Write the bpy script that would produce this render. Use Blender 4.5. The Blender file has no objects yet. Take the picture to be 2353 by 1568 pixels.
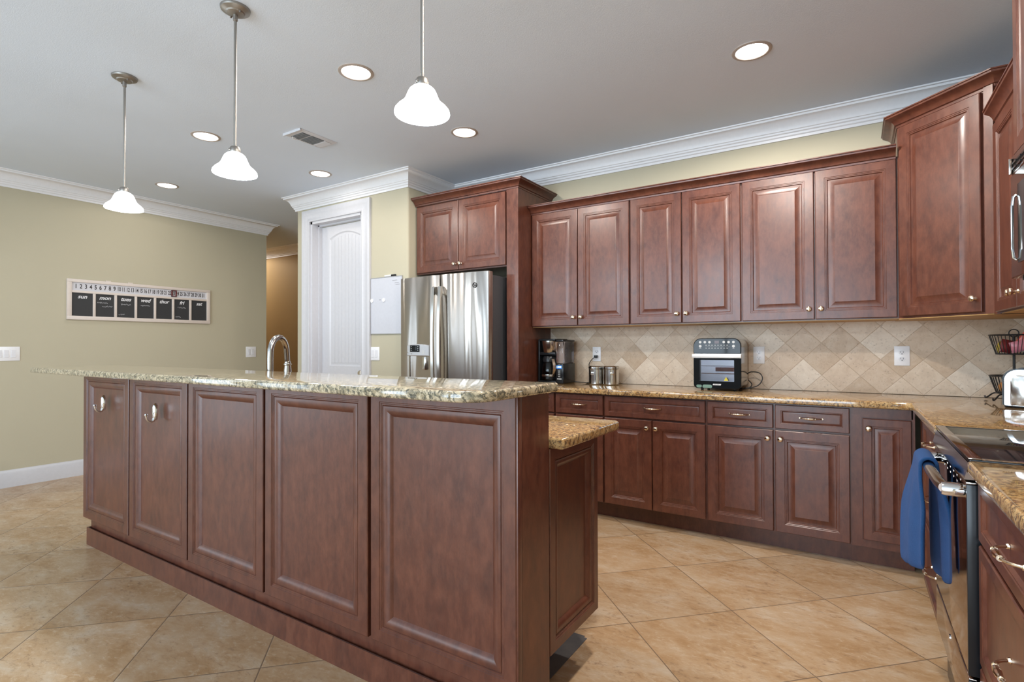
import bpy, bmesh, math, random
from mathutils import Matrix, Vector
PI = math.pi
R = math.radians
S = bpy.context.scene
COL = S.collection

# ------------------------------------------------------------------ camera
def cam_axes(yaw, pitch, roll):
    f = Vector((math.sin(yaw), math.cos(yaw), 0)); r = Vector((math.cos(yaw), -math.sin(yaw), 0)); d = Vector((0, 0, -1))
    f2 = f * math.cos(pitch) - d * math.sin(pitch); d2 = f * math.sin(pitch) + d * math.cos(pitch)
    r3 = r * math.cos(roll) + d2 * math.sin(roll); d3 = -r * math.sin(roll) + d2 * math.cos(roll)
    return r3, d3, f2
cr, cd, cf = cam_axes(R(-32.75), R(0.53), R(0.15))
cam = bpy.data.objects.new('camera', bpy.data.cameras.new('camera'))
COL.objects.link(cam)
cam.matrix_world = Matrix(((cr.x, -cd.x, -cf.x, 0), (cr.y, -cd.y, -cf.y, 0), (cr.z, -cd.z, -cf.z, 1.215), (0, 0, 0, 1)))
cam.data.sensor_width = 36
cam.data.lens = 1222 / 2353 * 36
cam.data.clip_start = 0.02
S.camera = cam

# ------------------------------------------------------------------ world, exposure, daylight
S.view_settings.view_transform = 'Standard'
S.view_settings.look = 'None'
S.view_settings.gamma = 1
S.view_settings.use_curve_mapping = False
S.view_settings.exposure = 0.82
S.cycles.max_bounces = 8
S.cycles.diffuse_bounces = 5
S.cycles.glossy_bounces = 5
S.cycles.transmission_bounces = 6
S.cycles.sample_clamp_indirect = 4
S.cycles.caustics_reflective = False
S.cycles.caustics_refractive = False
S.cycles.use_denoising = True
world = bpy.data.worlds.new('world'); S.world = world
world.use_nodes = True
bg = world.node_tree.nodes['Background']
bg.inputs[0].default_value = (0.80, 0.90, 1.0, 1)
bg.inputs[1].default_value = 1.0

def area(name, loc, rot, sx, sy, power, color):
    l = bpy.data.lights.new(name, 'AREA'); l.shape = 'RECTANGLE'; l.size = sx; l.size_y = sy
    l.energy = power; l.color = color
    o = bpy.data.objects.new(name, l); o.location = loc; o.rotation_euler = rot
    COL.objects.link(o); return o
DAY = (0.70, 0.86, 1.0)
# daylight through the openings behind the camera (south glass doors) and in the dining side (west windows)
area('daylight_south', (-1.6, -3.93, 1.35), (R(100), 0, 0), 3.2, 2.2, 116, DAY)
for sx_ in (-5.58, -4.22): area('daylight_south_dining', (sx_, -3.93, 1.3), (R(97), 0, 0), .55, 2.3, 20, DAY)
area('daylight_west', (-6.33, -0.85, 1.3), (R(90), 0, R(-90)), .62, 2.3, 7, DAY)
area('daylight_west_far', (-6.33, -2.05, 1.3), (R(90), 0, R(-90)), .95, 2.3, 11, DAY)

# ------------------------------------------------------------------ node helpers
def new_mat(name):
    m = bpy.data.materials.new(name); m.use_nodes = True
    nt = m.node_tree; b = nt.nodes['Principled BSDF']
    return m, nt, b
def N(nt, t, **kw):
    n = nt.nodes.new(t)
    for k, v in kw.items():
        if k.startswith('i_'): n.inputs[k[2:].replace('_', ' ')].default_value = v
        else: setattr(n, k, v)
    return n
def L(nt, a, b): nt.links.new(a, b)
def coords(nt, scale=(1, 1, 1), jitter=True):
    tc = N(nt, 'ShaderNodeTexCoord'); mp = N(nt, 'ShaderNodeMapping')
    mp.inputs['Scale'].default_value = scale
    if jitter:
        oi = N(nt, 'ShaderNodeObjectInfo'); mu = N(nt, 'ShaderNodeVectorMath', operation='MULTIPLY_ADD')
        cb = N(nt, 'ShaderNodeCombineXYZ')
        for k in range(3): L(nt, oi.outputs['Random'], cb.inputs[k])
        mu.inputs[1].default_value = (37, 23, 51)
        L(nt, cb.outputs[0], mu.inputs[0]); L(nt, tc.outputs['Object'], mu.inputs[2])
        L(nt, mu.outputs[0], mp.inputs[0])
    else:
        L(nt, tc.outputs['Object'], mp.inputs[0])
    return mp.outputs[0]
def noise(nt, vec, scale, detail=4, rough=0.55, dist=0.0):
    n = N(nt, 'ShaderNodeTexNoise'); n.inputs['Scale'].default_value = scale; n.inputs['Detail'].default_value = detail
    n.inputs['Roughness'].default_value = rough; n.inputs['Distortion'].default_value = dist
    L(nt, vec, n.inputs['Vector']); return n.outputs['Fac']
def ramp(nt, fac, stops):
    r = N(nt, 'ShaderNodeValToRGB'); e = r.color_ramp.elements
    while len(e) < len(stops): e.new(0.5)
    for k, (p, c) in enumerate(stops):
        e[k].position = p; e[k].color = (c[0], c[1], c[2], 1) if len(c) == 3 else c
    L(nt, fac, r.inputs[0]); return r.outputs[0]
def mix(nt, fac, a, b, mode='MIX'):
    n = N(nt, 'ShaderNodeMix', data_type='RGBA', blend_type=mode)
    for sock, v in ((n.inputs[0], fac), (n.inputs[6], a), (n.inputs[7], b)):
        if isinstance(v, (int, float)): sock.default_value = v
        elif isinstance(v, tuple): sock.default_value = (v[0], v[1], v[2], 1)
        else: L(nt, v, sock)
    return n.outputs[2]
def mth(nt, op, a, b=None, c=None):
    n = N(nt, 'ShaderNodeMath', operation=op)
    for k, v in enumerate((a, b, c)):
        if v is None: continue
        if isinstance(v, (int, float)): n.inputs[k].default_value = v
        else: L(nt, v, n.inputs[k])
    return n.outputs[0]
def bump(nt, b, h, strength, dist=0.01):
    n = N(nt, 'ShaderNodeBump'); n.inputs['Strength'].default_value = strength; n.inputs['Distance'].default_value = dist
    L(nt, h, n.inputs['Height']); L(nt, n.outputs[0], b.inputs['Normal'])
def plain(name, col, rough=0.5, metal=0.0, **kw):
    m, nt, b = new_mat(name)
    v = coords(nt)
    f = noise(nt, v, 40, 3)
    c = mix(nt, f, tuple(x * 0.95 for x in col), tuple(min(1, x * 1.05) for x in col))
    L(nt, c, b.inputs['Base Color'])
    b.inputs['Roughness'].default_value = rough; b.inputs['Metallic'].default_value = metal
    for k, val in kw.items(): b.inputs[k.replace('_', ' ')].default_value = val
    return m

# ------------------------------------------------------------------ materials
def wood_mat():
    m, nt, b = new_mat('cherry_wood')
    v = coords(nt, (1, 1, 0.45)); g = coords(nt, (1, 1, 0.07))
    n1 = noise(nt, v, 17, 6, 0.68, 0.3); n2 = noise(nt, g, 170, 2, 0.6); n3 = noise(nt, v, 42, 5, 0.65)
    c1 = ramp(nt, n1, [(0.28, (0.060, 0.020, 0.014)), (0.50, (0.108, 0.033, 0.019)), (0.74, (0.170, 0.056, 0.030))])
    c2 = mix(nt, mth(nt, 'MULTIPLY', n2, 0.5), c1, (0.060, 0.020, 0.014))
    f3 = ramp(nt, n3, [(0.42, (0, 0, 0)), (0.66, (1, 1, 1))])
    c3 = mix(nt, mth(nt, 'MULTIPLY', f3, 0.38), c2, (0.175, 0.064, 0.037))
    L(nt, c3, b.inputs['Base Color'])
    L(nt, mth(nt, 'MULTIPLY_ADD', n3, 0.16, 0.24), b.inputs['Roughness'])
    b.inputs['Specular IOR Level'].default_value = 0.5
    b.inputs['Coat Weight'].default_value = 0.12; b.inputs['Coat Roughness'].default_value = 0.22
    return m
WOOD = wood_mat()
MAPLE = plain('maple_veneer', (0.52, 0.31, 0.11), 0.5)

def granite_mat(name, cols, dark, gold):
    m, nt, b = new_mat(name)
    v = coords(nt, jitter=False)
    w = N(nt, 'ShaderNodeTexNoise'); w.inputs['Scale'].default_value = 14; L(nt, v, w.inputs['Vector'])
    va = N(nt, 'ShaderNodeVectorMath', operation='MULTIPLY_ADD'); va.inputs[1].default_value = (0.05,) * 3
    L(nt, w.outputs['Color'], va.inputs[0]); L(nt, v, va.inputs[2]); vv = va.outputs[0]
    n1 = noise(nt, vv, 52, 6, 0.75); n2 = noise(nt, vv, 85, 4, 0.7); n3 = noise(nt, vv, 34, 3, 0.6)
    base = ramp(nt, n1, [(0.34, cols[0]), (0.46, cols[1]), (0.56, cols[2]), (0.7, cols[3])])
    sp = ramp(nt, n2, [(0.52, (0, 0, 0)), (0.57, (1, 1, 1))])
    c = mix(nt, mth(nt, 'MULTIPLY', sp, 0.85), base, dark)
    gp = ramp(nt, n3, [(0.56, (0, 0, 0)), (0.68, (1, 1, 1))])
    c = mix(nt, mth(nt, 'MULTIPLY', gp, 0.6), c, gold)
    L(nt, c, b.inputs['Base Color'])
    b.inputs['Roughness'].default_value = 0.05
    b.inputs['Specular IOR Level'].default_value = 0.6
    b.inputs['Coat Weight'].default_value = 0.2; b.inputs['Coat Roughness'].default_value = 0.05
    return m
GRANITE = granite_mat('bar_granite', [(0.13, 0.12, 0.09), (0.34, 0.28, 0.18), (0.58, 0.50, 0.36), (0.46, 0.33, 0.17)], (0.055, 0.058, 0.05), (0.22, 0.21, 0.16))
GRANITE2 = granite_mat('counter_granite', [(0.16, 0.09, 0.045), (0.38, 0.22, 0.09), (0.50, 0.34, 0.16), (0.56, 0.41, 0.22)], (0.075, 0.048, 0.035), (0.42, 0.22, 0.065))

def tile_uv(nt, a, bb, side, a0, b0):
    """rotated 45 degrees: returns (cell colour noise, edge distance in metres)"""
    k = 1 / math.sqrt(2)
    a1 = mth(nt, 'SUBTRACT', a, a0); b1 = mth(nt, 'SUBTRACT', bb, b0)
    u = mth(nt, 'MULTIPLY', mth(nt, 'ADD', a1, b1), k / side); w = mth(nt, 'MULTIPLY', mth(nt, 'SUBTRACT', a1, b1), k / side)
    def edge(x):
        f = mth(nt, 'FRACT', x); return mth(nt, 'MULTIPLY', mth(nt, 'MINIMUM', f, mth(nt, 'SUBTRACT', 1.0, f)), side)
    d = mth(nt, 'MINIMUM', edge(u), edge(w))
    cb = N(nt, 'ShaderNodeCombineXYZ'); L(nt, mth(nt, 'FLOOR', u), cb.inputs[0]); L(nt, mth(nt, 'FLOOR', w), cb.inputs[1])
    wn = N(nt, 'ShaderNodeTexWhiteNoise', noise_dimensions='3D'); L(nt, cb.outputs[0], wn.inputs[0])
    return wn, d
def floor_mat():
    m, nt, b = new_mat('travertine_floor_tile')
    tc = N(nt, 'ShaderNodeTexCoord'); sx = N(nt, 'ShaderNodeSeparateXYZ'); L(nt, tc.outputs['Object'], sx.inputs[0])
    wn, d = tile_uv(nt, sx.outputs[0], sx.outputs[1], 0.5006, -0.48, 2.6)
    off = N(nt, 'ShaderNodeVectorMath', operation='MULTIPLY_ADD'); off.inputs[1].default_value = (9, 9, 9)
    L(nt, wn.outputs['Color'], off.inputs[0]); L(nt, tc.outputs['Object'], off.inputs[2])
    mp = N(nt, 'ShaderNodeMapping'); mp.inputs['Rotation'].default_value = (0, 0, R(-28)); mp.inputs['Scale'].default_value = (1, 1.9, 1)
    L(nt, off.outputs[0], mp.inputs[0])
    v = mp.outputs[0]
    n1 = noise(nt, v, 4.2, 9, 0.68, 0.25); n2 = noise(nt, v, 24, 9, 0.74, 0.5); n3 = noise(nt, off.outputs[0], 60, 4, 0.7)
    c = ramp(nt, n1, [(0.36, (0.41, 0.24, 0.11)), (0.47, (0.485, 0.315, 0.175)), (0.56, (0.53, 0.375, 0.235)), (0.66, (0.58, 0.46, 0.335))])
    fl = ramp(nt, n2, [(0.535, (0, 0, 0)), (0.64, (1, 1, 1))])
    fl = mth(nt, 'MULTIPLY', fl, ramp(nt, noise(nt, v, 2.6, 4, 0.6), [(0.40, (0.15, 0.15, 0.15)), (0.58, (1, 1, 1))]))
    c = mix(nt, mth(nt, 'MULTIPLY', fl, 0.72), c, (0.23, 0.125, 0.065))
    wl = ramp(nt, n2, [(0.36, (1, 1, 1)), (0.46, (0, 0, 0))])
    c = mix(nt, mth(nt, 'MULTIPLY', wl, 0.5), c, (0.66, 0.56, 0.43))
    c = mix(nt, mth(nt, 'MULTIPLY', n3, 0.28), c, (0.40, 0.27, 0.155))
    tone = mth(nt, 'MULTIPLY_ADD', wn.outputs['Value'], 0.16, 0.92)
    tn = N(nt, 'ShaderNodeVectorMath', operation='SCALE'); L(nt, c, tn.inputs[0]); L(nt, tone, tn.inputs['Scale'])
    g = mth(nt, 'LESS_THAN', d, 0.0022)
    c = mix(nt, g, tn.outputs[0], (0.20, 0.135, 0.085))
    L(nt, c, b.inputs['Base Color'])
    L(nt, mth(nt, 'MULTIPLY_ADD', n2, 0.18, 0.22), b.inputs['Roughness'])
    bump(nt, b, mth(nt, 'ADD', mth(nt, 'MULTIPLY', n2, 0.25), mth(nt, 'SMOOTH_MIN', mth(nt, 'MULTIPLY', d, 200.0), 1.0, 0.2)), 0.25, 0.004)
    return m
FLOOR = floor_mat()
def splash_mat():
    m, nt, b = new_mat('travertine_wall_tile')
    tc = N(nt, 'ShaderNodeTexCoord'); sx = N(nt, 'ShaderNodeSeparateXYZ'); L(nt, tc.outputs['Object'], sx.inputs[0])
    a = mth(nt, 'SUBTRACT', sx.outputs[0], mth(nt, 'SUBTRACT', sx.outputs[1], 4.018))
    wn, d = tile_uv(nt, a, sx.outputs[2], 0.1493, 0.138, 0.912)
    off = N(nt, 'ShaderNodeVectorMath', operation='MULTIPLY_ADD'); off.inputs[1].default_value = (9, 9, 9)
    L(nt, wn.outputs['Color'], off.inputs[0]); L(nt, tc.outputs['Object'], off.inputs[2]); v = off.outputs[0]
    n1 = noise(nt, v, 16, 8, 0.72, 0.4); n2 = noise(nt, v, 70, 4, 0.65)
    tone = ramp(nt, wn.outputs['Value'], [(0.0, (0.47, 0.345, 0.23)), (0.35, (0.61, 0.475, 0.35)), (0.65, (0.69, 0.575, 0.45)), (1.0, (0.80, 0.725, 0.62))])
    c = mix(nt, 0.42, tone, ramp(nt, n1, [(0.3, (0.42, 0.29, 0.19)), (0.5, (0.60, 0.47, 0.34)), (0.72, (0.76, 0.67, 0.55))]))
    pit = ramp(nt, n2, [(0.58, (0, 0, 0)), (0.70, (1, 1, 1))])
    c = mix(nt, mth(nt, 'MULTIPLY', pit, 0.5), c, (0.22, 0.15, 0.10))
    g = mth(nt, 'LESS_THAN', d, 0.0011)
    c = mix(nt, g, c, (0.46, 0.35, 0.25))
    L(nt, c, b.inputs['Base Color']); b.inputs['Roughness'].default_value = 0.45
    bump(nt, b, mth(nt, 'SMOOTH_MIN', mth(nt, 'MULTIPLY', d, 300.0), 1.0, 0.2), 0.3, 0.003)
    return m
SPLASH = splash_mat()
def paint_mat(name, col, scale=160, st=0.12, rough=0.7):
    m, nt, b = new_mat(name)
    v = coords(nt, jitter=False); n = noise(nt, v, scale, 3, 0.6)
    c = mix(nt, noise(nt, v, 3, 2), tuple(x * 0.98 for x in col), tuple(x * 1.02 for x in col))
    L(nt, c, b.inputs['Base Color']); b.inputs['Roughness'].default_value = rough
    b.inputs['Specular IOR Level'].default_value = 0.3
    bump(nt, b, n, st, 0.003); return m
WALL = paint_mat('sage_beige_paint', (0.49, 0.45, 0.335))
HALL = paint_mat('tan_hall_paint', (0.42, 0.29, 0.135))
CEIL = paint_mat('ceiling_paint', (0.69, 0.765, 0.87), 220, 0.3, 0.85)
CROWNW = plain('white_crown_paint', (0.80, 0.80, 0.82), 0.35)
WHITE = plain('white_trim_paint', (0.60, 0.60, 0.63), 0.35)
PLATE = plain('white_switch_plastic', (0.82, 0.82, 0.84), 0.3)
PLATE2 = plain('white_switch_rocker', (0.72, 0.72, 0.75), 0.25)
def steel_mat(name, col, rough, wav=0.0):
    m, nt, b = new_mat(name)
    v = coords(nt, (1, 1, 1)); f = noise(nt, v, 30, 2)
    L(nt, mix(nt, f, tuple(x * .96 for x in col), col), b.inputs['Base Color'])
    b.inputs['Metallic'].default_value = 1; b.inputs['Roughness'].default_value = rough
    if wav:
        v2 = coords(nt, (1, 1, 0.12)); bump(nt, b, noise(nt, v2, 4.5, 1, 0.4, 0.3), wav, 0.09)
        tg = N(nt, 'ShaderNodeTangent', direction_type='RADIAL', axis='Z'); L(nt, tg.outputs[0], b.inputs['Tangent'])
        b.inputs['Anisotropic'].default_value = 0.93; b.inputs['Anisotropic Rotation'].default_value = 0.25
    return m
STEEL = steel_mat('brushed_steel', (0.62, 0.60, 0.57), 0.16)
FRIDGE_STEEL = steel_mat('fridge_steel', (0.50, 0.47, 0.44), 0.26, 0.5)
CHROME = steel_mat('polished_chrome', (0.80, 0.81, 0.83), 0.07)
NICKEL = steel_mat('satin_nickel', (0.62, 0.56, 0.48), 0.24)
PEND = steel_mat('pendant_nickel', (0.33, 0.31, 0.285), 0.42)
FAUCET = steel_mat('faucet_steel', (0.42, 0.41, 0.40), 0.2)
CHAMP = steel_mat('champagne_knob', (0.86, 0.72, 0.55), 0.14)
BLACKST = steel_mat('black_stainless', (0.40, 0.33, 0.29), 0.09)
RING = plain('downlight_trim', (0.42, 0.36, 0.32), 0.4)
BLACK = plain('black_plastic', (0.012, 0.013, 0.015), 0.22, Specular_IOR_Level=0.3)
MATTEBLACK = plain('matte_black', (0.018, 0.018, 0.019), 0.5)
GLOSSBLACK = plain('black_glass', (0.010, 0.012, 0.014), 0.05, Specular_IOR_Level=0.22)
GREYCASE = plain('fridge_case_grey', (0.050, 0.050, 0.055), 0.5)
DARKGREY = plain('vent_dark', (0.14, 0.15, 0.16), 0.6)
SLATE = plain('chalkboard', (0.028, 0.029, 0.031), 0.65)
CHALK = plain('chalk_white', (0.72, 0.72, 0.74), 0.8)
INK = plain('black_ink', (0.03, 0.025, 0.025), 0.7)
WHITEWASH = plain('whitewashed_wood', (0.66, 0.585, 0.53), 0.55)
STRIP = plain('date_strip_paper', (0.60, 0.60, 0.64), 0.6)
MAROON = plain('maroon_wood', (0.13, 0.02, 0.02), 0.5)
BOARD = plain('whiteboard_enamel', (0.56, 0.57, 0.62), 0.18)
ALU = plain('aluminium_edge', (0.55, 0.55, 0.57), 0.35, 0.8)
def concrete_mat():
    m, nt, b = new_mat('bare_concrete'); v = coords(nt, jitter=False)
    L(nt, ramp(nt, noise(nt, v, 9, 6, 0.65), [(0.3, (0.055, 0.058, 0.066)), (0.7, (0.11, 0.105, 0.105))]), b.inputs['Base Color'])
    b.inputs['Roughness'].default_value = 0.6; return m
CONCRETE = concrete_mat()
def towel_mat():
    m, nt, b = new_mat('blue_terry'); v = coords(nt)
    n = noise(nt, v, 420, 3, 0.7); n2 = noise(nt, v, 12, 3)
    L(nt, mix(nt, n2, (0.003, 0.044, 0.140), (0.006, 0.070, 0.210)), b.inputs['Base Color'])
    b.inputs['Roughness'].default_value = 0.95; b.inputs['Sheen Weight'].default_value = 0.18; b.inputs['Sheen Roughness'].default_value = 0.5
    b.inputs['Sheen Tint'].default_value = (0.35, 0.40, 0.95, 1)
    bump(nt, b, n, 0.8, 0.004); return m
TOWEL = towel_mat()
def emit(name, col, st, base=(0.9, 0.9, 0.9)):
    m, nt, b = new_mat(name); b.inputs['Base Color'].default_value = (*base, 1)
    v = coords(nt); c = mix(nt, noise(nt, v, 6, 2), tuple(x * .97 for x in col), col)
    L(nt, c, b.inputs['Emission Color']); b.inputs['Emission Strength'].default_value = st
    b.inputs['Roughness'].default_value = 0.4; return m
SHADE = emit('lit_frosted_glass', (0.88, 0.95, 1.0), 2.2)
LENS = emit('lit_downlight_lens', (1.0, 0.95, 0.88), 5.0)
BLUELED = emit('blue_display', (0.05, 0.25, 0.8), .5, (0.01, 0.02, 0.05))
def glass(name, col=(1, 1, 1), rough=0.02):
    m, nt, b = new_mat(name); b.inputs['Base Color'].default_value = (*col, 1)
    b.inputs['Transmission Weight'].default_value = 1; b.inputs['Roughness'].default_value = rough; b.inputs['IOR'].default_value = 1.3
    return m
GLASS = glass('clear_glass', (0.92, 0.94, 0.98))
SMOKE = glass('smoked_tank', (0.86, 0.84, 0.95))
YELLOW = plain('yellow_sticker', (0.75, 0.62, 0.03), 0.5)
ICON = plain('printed_icon_grey', (0.55, 0.56, 0.56), 0.5)
LOGO = plain('printed_white', (0.80, 0.80, 0.82), 0.5)
def colour(n, c, r=0.35): return plain(n, c, r)
GREEN = colour('pale_green_film', (0.16, 0.27, 0.22), 0.3)

# ------------------------------------------------------------------ mesh builder
class MB:
    def __init__(s): s.bm = bmesh.new(); s.M = Matrix()
    def _v(s, co): return s.bm.verts.new(s.M @ Vector(co))
    def face(s, vs):
        try: return s.bm.faces.new(vs)
        except ValueError: return None
    def box(s, x0, x1, y0, y1, z0, z1, bev=0.0, seg=2):
        b2 = bmesh.new(); bmesh.ops.create_cube(b2, size=1)
        for v in b2.verts:
            v.co = Vector((x0 + (v.co.x + .5) * (x1 - x0), y0 + (v.co.y + .5) * (y1 - y0), z0 + (v.co.z + .5) * (z1 - z0)))
        if bev: bmesh.ops.bevel(b2, geom=list(b2.edges), offset=bev, segments=seg, affect='EDGES', profile=0.5)
        s.merge(b2); return s
    def merge(s, b2, M=None):
        me = bpy.data.meshes.new('tmp'); b2.to_mesh(me); b2.free()
        s.mesh(me, M); bpy.data.meshes.remove(me)
    def mesh(s, me, M=None):
        T = s.M @ M if M is not None else s.M
        vs = [s.bm.verts.new(T @ v.co) for v in me.vertices]
        for p in me.polygons: s.face([vs[i] for i in p.vertices])
    def prism(s, poly, z0, z1, bev=0.0, seg=3, only_top=False):
        b2 = bmesh.new(); n = len(poly)
        lo = [b2.verts.new((x, y, z0)) for x, y in poly]; hi = [b2.verts.new((x, y, z1)) for x, y in poly]
        b2.faces.new(lo[::-1]); b2.faces.new(hi)
        for i in range(n): b2.faces.new((lo[i], lo[(i + 1) % n], hi[(i + 1) % n], hi[i]))
        bmesh.ops.recalc_face_normals(b2, faces=b2.faces)
        if bev:
            es = [e for e in b2.edges if abs(e.verts[0].co.z - e.verts[1].co.z) < 1e-6 and (not only_top or e.verts[0].co.z > (z0 + z1) / 2)]
            bmesh.ops.bevel(b2, geom=es, offset=bev, segments=seg, affect='EDGES', profile=0.5)
        s.merge(b2); return s
    def rings(s, rings, cap0=True, cap1=True, closed=True):
        vv = [[s._v(c) for c in r] for r in rings]; n = len(vv[0])
        for a, b in zip(vv, vv[1:]):
            for i in range(n if closed else n - 1): s.face((a[i], a[(i + 1) % n], b[(i + 1) % n], b[i]))
        if cap0: s.face(vv[0][::-1])
        if cap1: s.face(vv[-1])
        return s
    def lathe(s, prof, c=(0, 0, 0), axis='Z', seg=24, cap0=True, cap1=True):
        rs = []
        for r, h in prof:
            ring = []
            for k in range(seg):
                a = 2 * PI * k / seg; x, y = max(r, 1e-5) * math.cos(a), max(r, 1e-5) * math.sin(a)
                p = {'Z': (x, y, h), 'Y': (x, -h, y), 'X': (-h, x, y)}[axis]   # Y and X: h runs out of the face (towards -Y / -X)
                ring.append((c[0] + p[0], c[1] + p[1], c[2] + p[2]))
            rs.append(ring)
        return s.rings(rs, cap0, cap1)
    def tube(s, pts, rad, seg=10, flat=1.0, closed=False):
        P = [Vector(p) for p in pts]; n = len(P); rr = rad if isinstance(rad, (list, tuple)) else [rad] * n
        up = Vector((0, 0, 1)); rs = []; prev = None
        for i in range(n):
            t = (P[(i + 1) % n] - P[i - 1]) if closed else (P[min(i + 1, n - 1)] - P[max(i - 1, 0)])
            t.normalize()
            if prev is None:
                a = up if abs(t.dot(up)) < 0.9 else Vector((1, 0, 0)); nrm = a.cross(t).normalized()
            else: nrm = (prev - t * prev.dot(t)).normalized()
            prev = nrm; bn = t.cross(nrm)
            rs.append([tuple(P[i] + nrm * math.cos(2 * PI * k / seg) * rr[i] + bn * math.sin(2 * PI * k / seg) * rr[i] * flat) for k in range(seg)])
        if closed: rs.append(rs[0]); return s.rings(rs, False, False)
        return s.rings(rs)
    def sweep(s, path, prof, z, side=1, closed=False):
        """profile (out, dz) swept along an xy path with mitred corners; side=1: out is to the right of travel"""
        n = len(path); P = [Vector(p) for p in path]; rs = []
        for i in range(n):
            d1 = (P[i] - P[i - 1]).normalized() if (i > 0 or closed) else None
            d2 = (P[(i + 1) % n] - P[i]).normalized() if (i < n - 1 or closed) else None
            n1 = Vector((d1.y, -d1.x)) * side if d1 else None; n2 = Vector((d2.y, -d2.x)) * side if d2 else None
            if n1 is None: o = n2
            elif n2 is None: o = n1
            else:
                o = (n1 + n2).normalized(); o = o / max(0.3, o.dot(n1))
            rs.append([(P[i].x + o.x * u, P[i].y + o.y * u, z + w) for u, w in prof])
        if closed: rs.append(rs[0])
        return s.rings(rs, not closed, not closed)
    def door(s, x0, x1, z0, z1, yb, prof):
        """panel loft facing -Y: prof = (inset, thickness) rings from the back edge to the centre"""
        rs = []
        for i, d in prof:
            rs.append([(x0 + i, yb - d, z0 + i), (x1 - i, yb - d, z0 + i), (x1 - i, yb - d, z1 - i), (x0 + i, yb - d, z1 - i)])
        return s.rings(rs)
    def text(s, t, size, M, ext=0.0006, shear=0.0, align='CENTER', bold=0.0):
        cu = bpy.data.curves.new('t', 'FONT'); cu.body = t; cu.size = size; cu.extrude = ext; cu.align_x = align; cu.align_y = 'CENTER'
        cu.shear = shear; cu.offset = bold; cu.resolution_u = 3
        o = bpy.data.objects.new('t', cu); COL.objects.link(o)
        dg = bpy.context.evaluated_depsgraph_get(); me = bpy.data.meshes.new_from_object(o.evaluated_get(dg))
        s.mesh(me, M); bpy.data.objects.remove(o); bpy.data.curves.remove(cu); bpy.data.meshes.remove(me)
        return s
    def build(s, name, mat, parent=None, smooth=True, ang=32):
        me = bpy.data.meshes.new(name); bmesh.ops.recalc_face_normals(s.bm, faces=s.bm.faces)
        s.bm.to_mesh(me); s.bm.free(); me.materials.append(mat)
        if smooth: me.shade_smooth(); me.set_sharp_from_angle(angle=R(ang))
        o = bpy.data.objects.new(name, me); COL.objects.link(o)
        if parent is not None: o.parent = parent
        return o
def box(name, mat, parent, *a, bev=0.0): return MB().box(*a, bev=bev).build(name, mat, parent)
def tag(o, label=None, cat=None, group=None, kind=None):
    for k, v in (('label', label), ('category', cat), ('group', group), ('kind', kind)):
        if v: o[k] = v
    return o
def thing(name, label, cat, loc=(0, 0, 0), rz=0, group=None):
    o = bpy.data.objects.new(name, None); COL.objects.link(o); o.location = loc; o.rotation_euler = (0, 0, rz)
    o.empty_display_size = 0.05
    return tag(o, label, cat, group)
def struct(o, label=None, cat=None): return tag(o, label, cat, kind='structure')
def copy_tree(o, parent=None):
    c = o.copy(); COL.objects.link(c)
    if parent is not None: c.parent = parent; c.matrix_parent_inverse = Matrix()
    for ch in list(o.children): copy_tree(ch, c)
    return c

# ------------------------------------------------------------------ room dimensions
ZC = 2.743; YW = 4.03; XL = -6.18; XR = 0.90; YP = 3.41; YS = -3.8
# ------------------------------------------------------------------ room shell
struct(box('floor', FLOOR, None, -9.2, 1.1, -4.0, 5.2, -0.12, 0.0), 'beige travertine tile floor laid on the diagonal', 'floor')
struct(box('ceiling', CEIL, None, -9.2, 1.1, -4.0, 5.2, ZC, ZC + 0.12), 'pale grey textured ceiling with recessed lights', 'ceiling')
struct(box('wall_back', WALL, None, -3.37, XR + .12, YW, YW + .12, 0, ZC), 'sage beige wall behind the long run of cabinets', 'wall')
struct(box('wall_right', WALL, None, XR, XR + .12, YS, YW, 0, ZC), 'wall behind the range and microwave', 'wall')
mb = MB()
for a, b in ((-0.5, 3.93), (-1.5, -1.2), (YS, -2.6)): mb.box(XL - .12, XL, a, b, 0, ZC)
for a, b in ((-1.2, -0.5), (-2.6, -1.5)):
    mb.box(XL - .12, XL, a, b, 0, 0.12); mb.box(XL - .12, XL, a, b, 2.5, ZC)
struct(mb.build('wall_left', WALL, None), 'long sage beige wall with the chalkboard calendar', 'wall')
mb = MB()
for a, b in ((XL - .12, -5.9), (-5.25, -4.55), (-3.9, -3.25), (0.05, XR + .12)): mb.box(a, b, YS - .12, YS, 0, ZC)
for a, b in ((-5.9, -5.25), (-4.55, -3.9), (-3.25, 0.05)):
    mb.box(a, b, YS - .12, YS, 0, 0.12); mb.box(a, b, YS - .12, YS, 2.5, ZC)
struct(mb.build('wall_front', WALL, None), 'wall with glass doors behind the viewer', 'wall')
# pantry block: front face at YP with a door opening and a rounded outer corner
r = 0.02; arc = [(-3.27 - r + r * math.sin(R(a)), YP + r - r * math.cos(R(a))) for a in (0, 22, 45, 67, 90)]
arcl = [(-4.83 + r - r * math.sin(R(a)), YP + r - r * math.cos(R(a))) for a in (90, 67, 45, 22, 0)]
mb = MB()
mb.prism([(-3.83, YP)] + arc + [(-3.27, YW), (-3.37, YW), (-3.37, YP + .12), (-3.83, YP + .12)], 0, ZC)
mb.prism([(-4.60, YP + .12), (-4.71, YP + .12), (-4.71, 5.0), (-4.83, 5.0)] + arcl + [(-4.60, YP)], 0, ZC)
mb.box(-4.60, -3.83, YP, YP + .12, 2.475, ZC)
struct(mb.build('wall_pantry', WALL, None), 'beige pantry wall around the white door', 'wall')
struct(box('wall_hall', HALL, None, -9.2, -4.71, 5.0, 5.12, 0, ZC), 'darker tan wall seen down the hallway', 'wall')
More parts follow.
